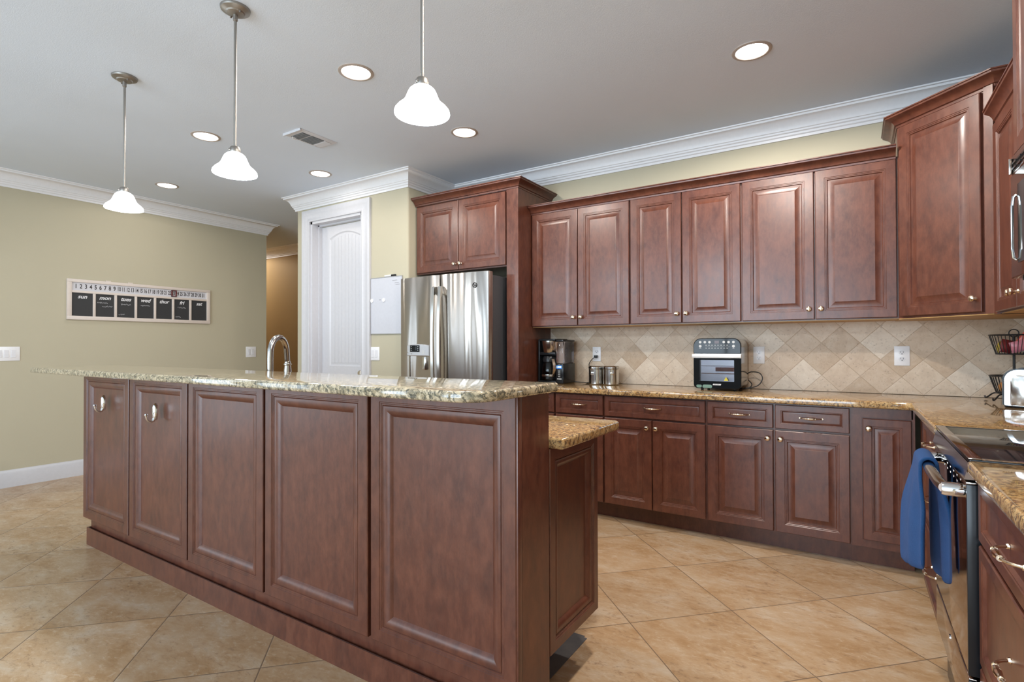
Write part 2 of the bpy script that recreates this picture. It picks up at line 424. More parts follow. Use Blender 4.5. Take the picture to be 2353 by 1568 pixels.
struct(box('wall_hall_end', HALL, None, -9.2, -9.0, 3.9, 5.0, 0, ZC), 'far end wall of the hallway', 'wall')
struct(box('wall_hall_side', HALL, None, -9.0, XL - .12, 3.81, 3.93, 0, ZC), 'hallway side wall behind the calendar wall', 'wall')
# window and door frames in the openings behind the viewer
def win(name, x0, x1, y, z0, z1, cols, west=False):
    mb = MB(); t = .05
    def bx(a, b, c, d):
        if west: mb.box(XL - .09, XL - .04, a, b, c, d)
        else: mb.box(a, b, YS - .09, YS - .04, c, d)
    bx(x0, x0 + t, z0, z1); bx(x1 - t, x1, z0, z1); bx(x0, x1, z0, z0 + t); bx(x0, x1, z1 - t, z1)
    for k in range(1, cols): xx = x0 + (x1 - x0) * k / cols; bx(xx - t / 2, xx + t / 2, z0, z1)
    struct(mb.build(name, WHITE, None), 'white window frame behind the viewer', 'window')
win('window_1', -3.25, 0.05, 0, 0.12, 2.5, 3); win('window_2', -5.9, -5.25, 0, 0.12, 2.5, 1); win('window_5', -4.55, -3.9, 0, 0.12, 2.5, 1); win('window_3', -1.2, -0.5, 0, 0.12, 2.5, 1, True); win('window_4', -2.6, -1.5, 0, 0.12, 2.5, 2, True)
# crown mouldings
CROWN = [(0, -.138), (.012, -.138), (.014, -.122), (.022, -.116), (.024, -.104), (.032, -.098), (.034, -.088), (.040, -.084),
         (.044, -.070), (.052, -.052), (.064, -.036), (.080, -.026), (.094, -.022), (.096, -.010), (.108, -.008), (.110, 0), (0, 0)]
def crown(name, path, side=1, label=None):
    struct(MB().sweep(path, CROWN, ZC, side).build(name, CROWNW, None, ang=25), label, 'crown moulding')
crown('trim_1', [(-4.83, 5.0), (-4.83, YP), (-3.27, YP), (-3.27, YW), (XR, YW), (XR, YS)], 1, 'white crown moulding around the pantry and kitchen walls')
crown('trim_2', [(XL, YS), (XL, 3.93), (XL - .12, 3.93), (-9.0, 3.93)], 1, 'white crown moulding along the calendar wall')
crown('trim_3', [(-9.0, 5.0), (-4.83, 5.0)], 1, 'white crown moulding down the hallway')
BASE = [(0, 0), (.016, 0), (.016, .10), (.012, .112), (.012, .128), (.006, .138), (.004, .149), (0, .149)]
struct(MB().sweep([(XL, -0.4), (XL, 3.93), (XL - .12, 3.93)], BASE, 0, 1).build('baseboard_left', WHITE, None), 'white baseboard along the calendar wall', 'baseboard')
struct(MB().sweep([(-9.0, 5.0), (-4.83, 5.0)], BASE, 0, 1).build('baseboard_hall', WHITE, None), 'white baseboard in the hallway', 'baseboard')
struct(MB().sweep([(-4.83, 5.0), (-4.83, YP), (-4.715, YP)], BASE, 0, 1).build('baseboard_pantry', WHITE, None), 'white baseboard left of the pantry door', 'baseboard')
# concrete showing where the floor tile stops under the island end
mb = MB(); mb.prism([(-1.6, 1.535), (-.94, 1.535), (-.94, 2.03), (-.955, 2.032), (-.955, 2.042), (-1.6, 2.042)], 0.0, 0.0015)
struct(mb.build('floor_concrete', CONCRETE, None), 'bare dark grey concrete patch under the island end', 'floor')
# backsplash
mb = MB(); mb.box(-2.19, XR - .012, YW - .012, YW, .9145, 1.40); mb.box(XR - .012, XR, 0.9, YW - .012, .9145, 1.40)
struct(mb.build('wall_tile_backsplash', SPLASH, None), 'tumbled travertine backsplash tiles set on the diagonal', 'backsplash')

# ------------------------------------------------------------------ pantry door
d = struct(bpy.data.objects.new('door_1', None), 'white two-panel pantry door in its deep casing', 'door'); COL.objects.link(d)
mb = MB(); cas = [(0, 0), (0, .018), (.012, .022), (.03, .014), (.07, .018), (.085, .026), (.115, .024), (.115, 0)]
def casing(mb):
    pts = [(-4.605, 0), (-4.605, 2.47), (-3.845, 2.47), (-3.845, 0)]
    rs = []
    for k, (px, pz) in enumerate(pts):
        sx = -1 if k < 2 else 1; up = 1 if k in (1, 2) else 0
        rs.append([(px + sx * u, YP - w, pz + up * u) for u, w in cas])
    mb.rings(rs)
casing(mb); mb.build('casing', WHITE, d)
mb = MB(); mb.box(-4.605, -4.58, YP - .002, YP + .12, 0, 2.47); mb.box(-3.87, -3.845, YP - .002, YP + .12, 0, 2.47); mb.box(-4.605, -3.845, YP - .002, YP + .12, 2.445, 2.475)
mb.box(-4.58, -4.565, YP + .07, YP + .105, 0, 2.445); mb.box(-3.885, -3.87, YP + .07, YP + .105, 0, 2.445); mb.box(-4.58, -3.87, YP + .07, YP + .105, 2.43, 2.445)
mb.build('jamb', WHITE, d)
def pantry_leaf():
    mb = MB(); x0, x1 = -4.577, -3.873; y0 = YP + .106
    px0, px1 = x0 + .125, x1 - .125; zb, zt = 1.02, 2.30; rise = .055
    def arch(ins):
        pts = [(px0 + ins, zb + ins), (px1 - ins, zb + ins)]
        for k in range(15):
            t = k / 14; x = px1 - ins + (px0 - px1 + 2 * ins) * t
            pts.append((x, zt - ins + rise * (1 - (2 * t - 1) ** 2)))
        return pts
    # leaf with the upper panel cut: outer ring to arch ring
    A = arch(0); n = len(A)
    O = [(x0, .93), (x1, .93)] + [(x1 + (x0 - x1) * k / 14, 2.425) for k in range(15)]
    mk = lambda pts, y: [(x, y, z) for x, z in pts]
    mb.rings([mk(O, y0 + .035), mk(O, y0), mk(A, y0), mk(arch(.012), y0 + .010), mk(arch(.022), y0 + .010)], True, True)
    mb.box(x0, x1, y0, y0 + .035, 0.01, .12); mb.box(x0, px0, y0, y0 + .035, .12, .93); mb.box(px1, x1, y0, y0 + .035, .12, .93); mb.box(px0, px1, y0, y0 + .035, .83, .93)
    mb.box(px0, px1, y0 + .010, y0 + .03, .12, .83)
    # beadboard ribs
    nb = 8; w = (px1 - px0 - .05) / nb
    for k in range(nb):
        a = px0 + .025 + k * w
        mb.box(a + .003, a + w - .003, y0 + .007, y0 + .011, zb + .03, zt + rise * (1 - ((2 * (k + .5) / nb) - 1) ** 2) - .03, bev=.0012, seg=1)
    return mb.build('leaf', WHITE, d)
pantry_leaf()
mb = MB(); mb.lathe([(.026, 0), (.026, .006), (.010, .012), (.010, .04), (.026, .05), (.030, .062), (.022, .074), (.0, .078)], (-3.93, YP + .106, .96), 'Y'); mb.build('door_knob', NICKEL, d)

# ------------------------------------------------------------------ cabinet making
RAISED = [(0, 0), (0, .017), (.003, .020), (.048, .020), (.050, .0178), (.055, .0178), (.057, .0155), (.062, .0155), (.066, .0095), (.072, .0095), (.098, .0170), (.101, .0185)]
DRAWER = [(0, 0), (0, .017), (.003, .020), (.030, .020), (.032, .0180), (.035, .0180), (.041, .0110), (.045, .0120), (.047, .0120)]
FLAT = [(0, 0), (0, .019), (.003, .022), (.044, .022), (.046, .0195), (.050, .0195), (.052, .0170), (.056, .0170), (.058, .0140), (.060, .0165), (.066, .0178), (.074, .0170), (.083, .0140), (.090, .0095), (.095, .0045), (.097, .0030)]
def scale_prof(p, k): return [(i * k, d) for i, d in p]
def knob(parent, x, y, z):
    mb = MB(); mb.lathe([(.0095, 0), (.008, .003), (.0055, .006), (.0055, .013), (.011, .017), (.0150, .022), (.0155, .026), (.0125, .030), (.006, .032), (0, .0325)], (x, y, z), 'Y', 16)
    return mb.build('knob', CHAMP, parent)
def pull(parent, x, y, z, w=.112):
    mb = MB(); pts = []; rad = []
    for k in range(17):
        t = -1 + k / 8; pts.append((x + t * w / 2, y - .030 * (1 - abs(t) ** 4) - .002, z)); rad.append(.0042 + .0040 * max(0, 1 - (abs(t) / .42) ** 2) - .001 * abs(t))
    mb.tube(pts, rad, 10)
    for sx in (-1, 1): mb.lathe([(.0065, 0), (.006, .003), (.0045, .006)], (x + sx * w / 2, y, z), 'Y', 10)
    for t in (-.42, .42):
        p0 = Vector((x + t * w / 2, y - .030 * (1 - abs(t) ** 4) - .002, z))
        mb.tube([p0 + Vector((-.002, 0, 0)), p0 + Vector((.002, 0, 0))], .0066, 10)
    return mb.build('handle', CHAMP, parent)
def base_cabinet(label, loc, rz, x1, spec, depth=.53, toe=(.095, .118), group='base cabinets along the walls', top=.875, face=None):
    """local frame: x from 0 to x1 along the front, doors facing -Y at y=0 (door backs), box behind"""
    t = thing('base_cabinet', label, 'cabinet', loc, rz, group)
    mb = MB(); mb.box(0, x1, .002, depth, toe[1], top); mb.build('carcass', WOOD, t)
    box('toe_kick', WOOD, t, 0, x1, toe[0], toe[0] + .02, 0.0, toe[1])
    if face:
        mb = MB()
        for a in face: mb.box(*a)
        mb.build('face_frame', WOOD, t)
    for s in spec:
        kind, a, b, z0, z1 = s[:5]
        prof = RAISED if kind == 'door' else DRAWER
        o = MB().door(a, b, z0, z1, 0.0, prof).build('door' if kind == 'door' else 'drawer', WOOD, t, ang=20)
        if kind == 'door':
            if s[5]: knob(o, a + .028 if s[5] == 'L' else b - .028, -.020, z1 - .048)
        else: pull(o, (a + b) / 2, -.0125, (z0 + z1) / 2, .130 if rz else .112)
    return t
Y0 = 3.48     # back plane of the base doors on the long wall
def bc(label, xa, xb, spec): return base_cabinet(label, (xa, Y0, 0), 0, xb - xa, [(k, a - xa, b - xa, *r) for k, a, b, *r in spec])
DZ = (.728, .866); FZ = (.125, .716)
bc('cherry base cabinet beside the fridge panel, drawer mostly hidden by the island', -2.19, -1.855, [('drawer', -2.175, -1.862, *DZ), ('door', -2.175, -1.862, *FZ, 'R')])
bc('narrow cherry base cabinet below the coffee maker and canisters', -1.855, -1.47, [('drawer', -1.847, -1.477, *DZ), ('door', -1.847, -1.477, *FZ, 'R')])
bc('wide cherry base cabinet with one long drawer over a pair of doors', -1.47, -.782, [('drawer', -1.463, -.789, *DZ), ('door', -1.463, -1.131, *FZ, 'R'), ('door', -1.125, -.789, *FZ, 'L')])
bc('cherry base cabinet with two side-by-side drawers over two doors', -.782, -.018, [('drawer', -.775, -.405, *DZ), ('drawer', -.393, -.025, *DZ), ('door', -.775, -.405, *FZ, 'R'), ('door', -.393, -.025, *FZ, 'L')])
# inside corner unit: framed single door without a drawer
t = base_cabinet('corner base cabinet with a single narrow framed door and no drawer', (-.018, Y0, 0), 0, .283, [], face=[(0, .050, -.004, .002, .118, .875), (.050, .274, -.004, .002, .822, .875), (.050, .274, -.004, .002, .118, .158), (.268, .283, -.004, .002, .118, .875)])
o = MB().door(.054, .266, .162, .816, -.002, scale_prof(RAISED, .8)).build('door', WOOD, t, ang=20); knob(o, .080, -.022, .765)
# right wall run, facing -X: rotate -90 degrees (local x runs towards the viewer)
X0 = .285
base_cabinet('three-drawer cherry base cabinet between the corner and the range', (X0, 3.475, 0), R(-90), .985,
             [('drawer', .36, .975, .728, .866), ('drawer', .36, .975, .425, .715), ('drawer', .36, .975, .125, .412)])
base_cabinet('cherry drawer base cabinet on the near side of the range', (X0, 1.808, 0), R(-90), .72,
             [('drawer', .008, .712, .712, .866), ('drawer', .008, .712, .398, .700), ('drawer', .008, .712, .125, .386)])
# ------------------------------------------------------------------ worktops
mb = MB()
mb.prism([(-2.19, YW - .0005), (-2.19, 3.43), (.225, 3.43), (.245, 3.415), (.246, 3.40), (.246, 2.485), (XR - .0005, 2.485), (XR - .0005, YW - .0005)], .8755, .914, .009)
tag(mb.build('countertop', GRANITE2, None), 'golden granite countertop running along the back wall into the corner', 'countertop')
mb = MB(); mb.prism([(.246, 1.808), (.246, .95), (XR - .0005, .95), (XR - .0005, 1.808)], .8755, .914, .010)
tag(mb.build('countertop', GRANITE2, None), 'golden granite countertop piece on the near side of the range', 'countertop')

# ------------------------------------------------------------------ wall cabinets
CABCROWN = [(0, 0), (.004, 0), (.006, .010), (.014, .014), (.018, .024), (.030, .038), (.048, .046), (.056, .050), (.058, .058), (.064, .060), (.064, .066), (0, .066)]
def wall_cabinet(label, loc, rz, w, z0, z1, doors, depth=.31, kn='B', group='wall cabinets with raised-panel doors', prof=RAISED):
    t = thing('wall_cabinet', label, 'cabinet', loc, rz, group)
    mb = MB(); mb.box(0, w, .002, depth, z0 + .003, z1); mb.build('carcass', WOOD, t)
    box('underside', MAPLE, t, .0, w, .004, depth, z0, z0 + .003)
    for a, b, za, zb, side in doors:
        o = MB().door(a, b, za, zb, 0, prof).build('door', WOOD, t, ang=20)
        if side: knob(o, a + .028 if side == 'L' else b - .028, -.020, za + .062)
    return t
YU = 3.712
def wc(label, xa, xb, doors): return wall_cabinet(label, (xa, YU, 0), 0, xb - xa, 1.362, 2.285, [(a - xa, b - xa, 1.372, 2.268, s) for a, b, s in doors])
wc('double wall cabinet above the coffee maker, next to the fridge panel', -2.188, -1.362, [(-2.182, -1.781, 'R'), (-1.775, -1.368, 'L')])
wc('middle double wall cabinet of the long run, above the canisters', -1.362, -.610, [(-1.356, -.994, 'R'), (-.987, -.616, 'L')])
wc('widest double wall cabinet above the air fryer oven', -.610, .214, [(-.604, -.201, 'R'), (-.193, .206, 'L')])
mb = MB(); mb.sweep([(-2.188, YU - .018), (.205, YU - .018)], [(u, w) for u, w in CABCROWN], 2.268, 1)
tag(mb.build('cabinet_crown', WOOD, None), 'long cherry crown strip on top of the three double wall cabinets', 'crown moulding')
# corner wall cabinet at 45 degrees, taller
ca, cb = (.214, 3.70), (.57, 3.344); wdt = math.hypot(cb[0] - ca[0], cb[1] - ca[1])
t = thing('corner_wall_cabinet', 'tall diagonal corner wall cabinet with a single big door', 'cabinet', (ca[0], ca[1], 0), R(-45))
inv = Matrix.Rotation(R(45), 4, 'Z') @ Matrix.Translation((-ca[0], -ca[1], 0))
mb = MB(); mb.M = inv; mb.prism([(ca[0], YW - .013), ca, cb, (XR - .013, cb[1]), (XR - .013, YW - .013)], 1.363, 2.45); mb.build('carcass', WOOD, t)
mb = MB(); mb.M = inv; mb.prism([(ca[0], YW - .013), ca, cb, (XR - .013, cb[1]), (XR - .013, YW - .013)], 1.359, 1.363); mb.build('underside', MAPLE, t)
o = MB().door(.022, wdt - .056, 1.374, 2.432, 0, RAISED).build('door', WOOD, t, ang=20); knob(o, wdt - .084, -.020, 1.44)
mb = MB(); mb.box(wdt - .044, wdt - .003, -.012, 0, 1.363, 2.45); mb.box(0, wdt, -.006, 0, 2.438, 2.45); mb.build('face_frame', WOOD, t)
mb = MB(); mb.M = inv; mb.sweep([(ca[0], YW - .013), ca, cb, (XR - .013, cb[1])], CABCROWN, 2.440, 1); mb.build('crown', WOOD, t)
# right wall cabinet between corner and microwave (faces -X)
XU = .57
t = wall_cabinet('wall cabinet between the diagonal corner cabinet and the microwave', (XU, 3.322, 0), R(-90), .835, 1.358, 2.25,
                 [(.045, .43, 1.366, 2.235, 'R'), (.436, .825, 1.366, 2.235, 'L')], depth=.315)
box('filler', WOOD, t, -.018, .04, -.012, .30, 1.358, 2.25)
mb = MB(); mb.sweep([(.06, -.012), (.835, -.012)], [(u * .75, w) for u, w in CABCROWN], 2.235, 1); mb.build('crown', WOOD, t)
t = wall_cabinet('deeper wall cabinet above the microwave, running out of frame', (.488, 2.484, 0), R(-90), .76, 1.862, 2.46,
                 [(.008, .377, 1.868, 2.45, 'R'), (.383, .752, 1.868, 2.45, 'L')], depth=.40)
# fridge surround
t = thing('fridge_cabinet', 'tall cherry surround with a two-door cabinet over the refrigerator', 'cabinet', (-3.262, 3.51, 0))
mb = MB(); mb.box(.965, 1.072, -.012, YW - 3.51 - .002, 0, 2.452); mb.build('side_panel', WOOD, t)
mb = MB(); mb.box(0, .965, .002, YW - 3.51 - .002, 1.845, 2.452); mb.build('carcass', WOOD, t)
for a, b, s in ((.020, .480, 'R'), (.486, .955, 'L')):
    o = MB().door(a, b, 1.856, 2.436, 0, RAISED).build('door', WOOD, t, ang=20); knob(o, a + .028 if s == 'L' else b - .028, -.020, 1.905)
mb = MB(); mb.sweep([(0, -.012), (1.072, -.012), (1.072, .52)], CABCROWN, 2.448, 1); mb.build('crown', WOOD, t)

# ------------------------------------------------------------------ refrigerator
t = thing('refrigerator', 'stainless french-door refrigerator with ice dispenser beside the pantry wall', 'refrigerator', (-3.255, 3.275, 0))
W = .925
box('case', GREYCASE, t, .012, W - .012, .085, .72, .03, 1.765, bev=.004)
def fdoor(x0, x1, z0, z1, bulge0, bulge1):
    """bulging door: front follows one arc across the whole fridge width"""
    mb = MB(); n = 14; fr = []
    for k in range(n + 1):
        x = x0 + (x1 - x0) * k / n; u = (x / W) * 2 - 1; fr.append((x, .022 * u * u + .002))
    for e in (0, 1):
        pass
    poly = [(x0, .078)] + [(x0, fr[0][1] + .012)] + [(x0 + .004, fr[0][1] + .003)] + fr[1:-1] + [(x1 - .004, fr[-1][1] + .003), (x1, fr[-1][1] + .012), (x1, .078)]
    mb.prism(poly, z0, z1, .004, 2); return mb
mid = W * .497
for x0, x1, nm in ((.002, mid - .003, 'L'), (mid + .003, W - .002, 'R')):
    o = fdoor(x0, x1, .72, 1.79, 0, 0).build('door', FRIDGE_STEEL, t, ang=40)
    hx = mid - .032 if nm == 'L' else mid + .034
    mb = MB(); pts = []
    for k in range(13):
        q = -1 + k / 6; pts.append((hx, -.038 - .022 * (1 - q * q), 1.24 + .45 * q))
    rs = []
    for p in pts: rs.append([(p[0] - .015, p[1] + .010, p[2]), (p[0] - .013, p[1] - .006, p[2]), (p[0] + .013, p[1] - .006, p[2]), (p[0] + .015, p[1] + .010, p[2])])
    mb.rings(rs)
    for z in (.80, 1.63): mb.box(hx - .012, hx + .012, -.044, .02, z, z + .06, bev=.003)
    mb.build('handle', STEEL, o)
    if nm == 'L':
        # dispenser: recess and control head
        mb = MB(); xa, xb = .115, .355; yf = .012
        mb.rings([[(xa, yf - .008, .90), (xb, yf - .008, .90), (xb, yf - .008, 1.155), (xa, yf - .008, 1.155)],
                  [(xa + .010, yf - .008, .91), (xb - .010, yf - .008, .91), (xb - .010, yf - .008, 1.15), (xa + .010, yf - .008, 1.15)],
                  [(xa + .016, yf + .030, .915), (xb - .016, yf + .030, .915), (xb - .016, yf + .030, 1.148), (xa + .016, yf + .030, 1.148)]], False, True)
        mb.box(xa + .16, xb - .035, yf - .02, yf + .02, 1.02, 1.13, bev=.004)
        mb.build('dispenser_recess', STEEL, o)
        mb = MB(); top = [(xa + (xb - xa) * k / 8, 1.232 - .012 * (k / 4 - 1) ** 2) for k in range(9)]
        rs = []
        for y, ins in ((yf + .02, 0), (yf - .022, 0), (yf - .026, .004)):
            rs.append([(xa + ins, y, 1.135 + ins), (xb - ins, y, 1.135 + ins)] + [(min(max(x, xa + ins), xb - ins), y, z - ins) for x, z in top[::-1]])
        mb.rings(rs); mb.build('dispenser_panel', ALU, o)
        mb = MB(); mb.box(xa + .035, xa + .140, yf - .028, yf - .022, 1.168, 1.222, bev=.001); mb.build('display', GLOSSBLACK, o)
        mb = MB()
        for zz in (1.180, 1.194, 1.208): mb.box(xa + .045, xa + .055, yf - .0288, yf - .027, zz, zz + .004); mb.box(xa + .118, xa + .128, yf - .0288, yf - .027, zz, zz + .005)
        mb.box(xa + .165, xa + .195, yf - .0268, yf - .025, 1.15, 1.18)
        mb.build('display_icons', ICON, o)
        for xx, zz in ((xa + .012, 1.165), (xa + .05, 1.155)): MB().lathe([(.006, 0), (.006, .004), (.003, .006), (0, .006)], (xx, yf - .024, zz), 'Y', 12).build('button', CHROME, o)
    else:
        mb = MB(); cx, cz = W - .125, 1.685; yy = .002 + .022 * ((cx / W) * 2 - 1) ** 2
        mb.tube([(cx + .019 * math.cos(a * PI / 10), yy - .002, cz + .019 * math.sin(a * PI / 10)) for a in range(20)], .0028, 6, closed=True)
        for k in range(4):
            a = k * PI / 2 + .4; mb.tube([(cx + .015 * math.cos(a + j * .35) * (1 - j * .12), yy - .002, cz + .015 * math.sin(a + j * .35) * (1 - j * .12)) for j in range(4)], .0016, 5)
        mb.text('ge', .020, Matrix.Translation((cx, yy - .0022, cz + .001)) @ Matrix.Rotation(R(90), 4, 'X'), .0008, .3)
        mb.build('emblem', MATTEBLACK, o)
o = fdoor(.002, W - .002, .06, .705, 0, 0).build('freezer_drawer', FRIDGE_STEEL, t, ang=40)
mb = MB(); mb.tube([(.08, -.045, .62), (W / 2, -.055, .62), (W - .08, -.045, .62)], .013); 
for x in (.09, W - .09): mb.box(x - .012, x + .012, -.045, .02, .608, .632)
mb.build('handle', STEEL, o)
for x in (.06, W - .10): box('hinge_cover', DARKGREY, t, x, x + .06, .02, .10, 1.765, 1.785, bev=.004)

# ------------------------------------------------------------------ island
t = thing('island_bar_wall', 'raised cherry island front with five framed panels and base moulding', 'kitchen island', (-4.035, 1.345, 0))
IX = 3.19
box('knee_wall', WOOD, t, .055, IX, .022, .190, 0, 1.0615)
gaps = [0, .624, 1.264, 1.906, 2.553, IX]
for k in range(5):
    a = gaps[k] + (.008 if k else 0); b = gaps[k + 1] - (.008 if k < 4 else .006)
    MB().door(a, b, .160, 1.0615, .020, FLAT).build('panel', WOOD, t, ang=20)
mb = MB(); mb.box(IX - .006, IX, -.001, .024, 0, 1.0615, bev=.001); mb.build('corner_edge', WOOD, t)
BM = [(0, 0), (.022, 0), (.022, .070), (.019, .076), (.019, .082), (.016, .088), (.010, .094), (.008, .104), (0, .106)]
mb = MB(); mb.sweep([(.050, .185), (.050, .0), (IX - .004, 0)], [(u - .0, w) for u, w in BM], 0, -1)
mb.build('base_molding', WOOD, t)
mb = MB(); rr = .10
oc = [(-.925 + rr * math.sin(R(a)), 1.213 - rr * math.cos(R(a))) for a in range(0, 91, 9)]
ol = [(-4.132 - .02 * math.sin(R(a)), 1.133 - .02 * math.cos(R(a))) for a in (90, 60, 30, 0)]
mb.prism(ol + oc + [(-.825, 1.565), (-4.152, 1.565)], 1.062, 1.094, .010, 4)
tag(mb.build('bar_top', GRANITE, None), 'raised granite bar top with a rounded near corner over the island panels', 'countertop')
t = thing('island_cabinet', 'lower island cabinet with a framed end panel behind the raised bar', 'kitchen island', (-.845, 1.54, 0))
box('carcass', WOOD, t, -3.12, -.022, .0, .385, .195, .8755)
box('toe_box', MATTEBLACK, t, -3.10, -.75, .02, .33, 0, .195)
mb = MB(); mb.M = Matrix.Rotation(R(90), 4, 'Z'); mb.door(.0, .385, .195, .8755, .020, scale_prof(FLAT, .8)); mb.build('end_panel', WOOD, t, ang=20)
for k in range(4):
    a = -3.1 + k * .77
    mb = MB(); mb.M = Matrix.Rotation(PI, 4, 'Z'); mb.door(-a - .765, -a - .005, .20, .866, -.387, RAISED); o = mb.build('door', WOOD, t, ang=20)
mb = MB(); mb.prism([(-4.05, 1.5385), (-.80, 1.5385), (-.793, 1.545), (-.793, 2.02), (-.806, 2.037), (-4.05, 2.037)], .876, .914, .010, 4)
tag(mb.build('island_countertop', GRANITE2, None), 'lower golden granite island counter stepping down behind the bar', 'countertop')
# hooks
def hook(x, z, label):
    t = thing('wall_hook', label, 'hook', (x, 1.338, z), 0, 'hooks on the island panels')
    mb = MB(); rs = []
    for d_, s_ in ((0, 1), (.007, 1), (.013, .86), (.017, .6), (.019, .3)):
        rs.append([(.0165 * s_ * math.cos(2 * PI * k / 20), -d_, .010 + .044 * (s_ * .6 + .4 if s_ < 1 else 1) * math.sin(2 * PI * k / 20)) for k in range(20)])
    mb.rings(rs); mb.build('base_plate', CHROME, t)
    mb = MB(); pts = [(0, -.010, -.022), (0, -.016, -.036), (0, -.026, -.041), (0, -.038, -.036), (0, -.046, -.024), (0, -.049, -.008)]
    mb.tube(pts, [.0085, .0080, .0060, .0050, .0052, .0058], 12)
    mb.lathe([(0, -.009), (.006, -.007), (.0085, 0), (.006, .007), (0, .009)], (0, -.049, -.004), 'Z', 12)
    mb.build('hook_arm', CHROME, t)
hook(-3.71, .878, 'chrome hook on the leftmost island panel, nearest the calendar wall')
hook(-3.075, .866, 'chrome hook on the second island panel from the left')
# faucet
fx, fy = -2.576, 1.66
t = thing('kitchen_faucet', 'pull-down gooseneck faucet rising behind the island bar top', 'faucet', (fx, fy, .9145), R(23))
mb = MB(); mb.lathe([(.030, 0), (.030, .006), (.024, .012), (.022, .05), (.016, .06), (.0165, .09)], (0, 0, 0)); mb.build('base', FAUCET, t)
mb = MB(); pts = [(0, 0, .05), (0, 0, .15), (0, 0, .24)]
for k in range(1, 12):
    a = PI - k * PI / 12 * .98; pts.append((0, .075 + .075 * math.cos(a), .26 + .09 * math.sin(a)))
pts += [(0, .152, .235), (0, .156, .21)]
mb.tube(pts, [.0155] * (len(pts) - 4) + [.015, .0145, .014, .0135], 14); mb.build('spout', FAUCET, t)
mb = MB(); mb.lathe([(.012, .222), (.0155, .218), (.0165, .208), (.021, .204), (.021, .200), (.016, .196), (.019, .175), (.021, .15), (.022, .135), (.019, .128), (.0, .126)], (0, .157, 0)); mb.build('spray_head', FAUCET, t)
mb = MB(); mb.tube([(.02, 0, .07), (.05, 0, .075), (.09, .0, .10)], [.007, .006, .005], 8); mb.build('lever', FAUCET, t)

# ------------------------------------------------------------------ range with towel
t = thing('range', 'slide-in electric range with a mirror-dark steel front and glass cooktop', 'range', (.246, 1.812, 0))
RW = .668
box('body', BLACK, t, .03, .62, .003, RW - .003, .02, .905)
mb = MB(); mb.box(.004, .625, .003, RW - .003, .9045, .9175, bev=.004); mb.build('cooktop', GLOSSBLACK, t)
mb = MB(); mb.box(.002, .030, .0, RW, .9165, .9205, bev=.0015); mb.box(.03, .62, .0, .010, .9165, .9200); mb.box(.03, .62, RW - .010, RW, .9165, .92); mb.build('cooktop_trim', BLACKST, t)
# sloped control fascia under the cooktop edge
mb = MB(); mb.rings([[(.03, y, .9045), (.004, y, .9045), (-.006, y, .862), (.03, y, .862)] for y in (.004, RW - .004)]); mb.build('control_panel', BLACKST, t)
mb = MB(); mb.box(.0, .030, .010, RW - .004, .353, .852, bev=.003); od = mb.build('oven_door', BLACKST, t)
mb = MB(); mb.box(-.002, .032, .0, .0105, .353, .850, bev=.002); mb.box(-.001, .031, .0, .0100, .205, .340, bev=.002); mb.build('side_trim', BLACK, t)
mb = MB(); mb.box(-.003, .030, -.002, RW - .004, .8520, .8565, bev=.001); mb.build('door_cap', STEEL, od)
for k in range(8):
    y = .10 + k * .062
    for z in (.822, .838): box('vent_slot', CHROME, od, -.0015, .003, y, y + .012, z, z + .006, bev=.001)
mb = MB(); mb.tube([(-.040, .045, .826), (-.046, .10, .826), (-.049, RW / 2 - .06, .826), (-.046, .49, .826), (-.040, .55, .826)], .0155, 14); mb.build('handle_bar', BLACKST, od)
for y in (.035, .535):
    mb = MB(); mb.tube([(.001, y, .826), (-.012, y, .826), (-.042, y, .826), (-.050, y, .826)], [.018, .0185, .0185, .016], 14, 1.0); mb.build('handle_bracket', CHROME, od)
mb = MB(); mb.box(.0, .030, .010, RW - .004, .205, .342, bev=.003); od2 = mb.build('drawer', BLACKST, t)
mb = MB(); mb.lathe([(.010, 0), (.010, .003), (.006, .004)], (.0, RW / 2, .30), 'X', 14); mb.build('badge', CHROME, od2)
box('kick_plate', MATTEBLACK, t, .07, .09, .01, RW - .01, 0.0, .205)
# towel
def towel():
    hx, hz = .246 - .047, .826; ny = 26; rs = []
    ya, yb = 2.16, 2.34
    prof = []
    prof += [(.028 - .006 * (k / 8), .44 + (.37 * k / 8)) for k in range(9)]
    prof += [(.022 * math.cos(R(a)), .826 + .024 * math.sin(R(a))) for a in range(15, 180, 20)]
    prof += [(-.022 - .022 * (k / 10) - .008 * math.sin(PI * k / 10), .815 - .385 * k / 10) for k in range(11)]
    mb = MB(); n = len(prof)
    for j in range(ny + 1):
        v = j / ny; ring = []
        for i, (dx, z) in enumerate(prof):
            drop = max(0, .80 - z); w = min(1, drop / .15)
            y = ya + (yb - ya) * v
            outer = i > 16
            yy = y + (v - .5) * .05 * w * (1.2 if outer else .4) + (.02 * w if outer else -.02 * w)
            dx = dx + (w * (.030 * (1 - v) - .012) if outer else (w * .030 * (.8 - v) if i < 9 else 0))
            fold = .008 * w * math.sin(v * 2 * PI * 1.6 + (0.6 if outer else 2)) + .004 * w * math.sin(v * 15)
            zz = z
            if i < 2: zz = z - .03 + .03 * v
            if i >= n - 2: zz = z + .02 * math.sin(v * PI) - .015 * v
            zz += (.045 * (1 - v) + .03 * abs(2 * v - 1) ** 5) * min(1, drop / .3)
            ring.append((hx + dx + fold * (1 if outer else .4), yy, zz))
        rs.append(ring)
    mb.rings(rs, False, False, closed=False)
    o = mb.build('hand_towel', TOWEL, None, ang=80)
    s = o.modifiers.new('thick', 'SOLIDIFY'); s.thickness = .011; s.offset = 0
    sb = o.modifiers.new('sub', 'SUBSURF'); sb.levels = 1; sb.render_levels = 1
    return o
tag(towel(), 'royal blue terry towel hung over the range handle', 'towel')
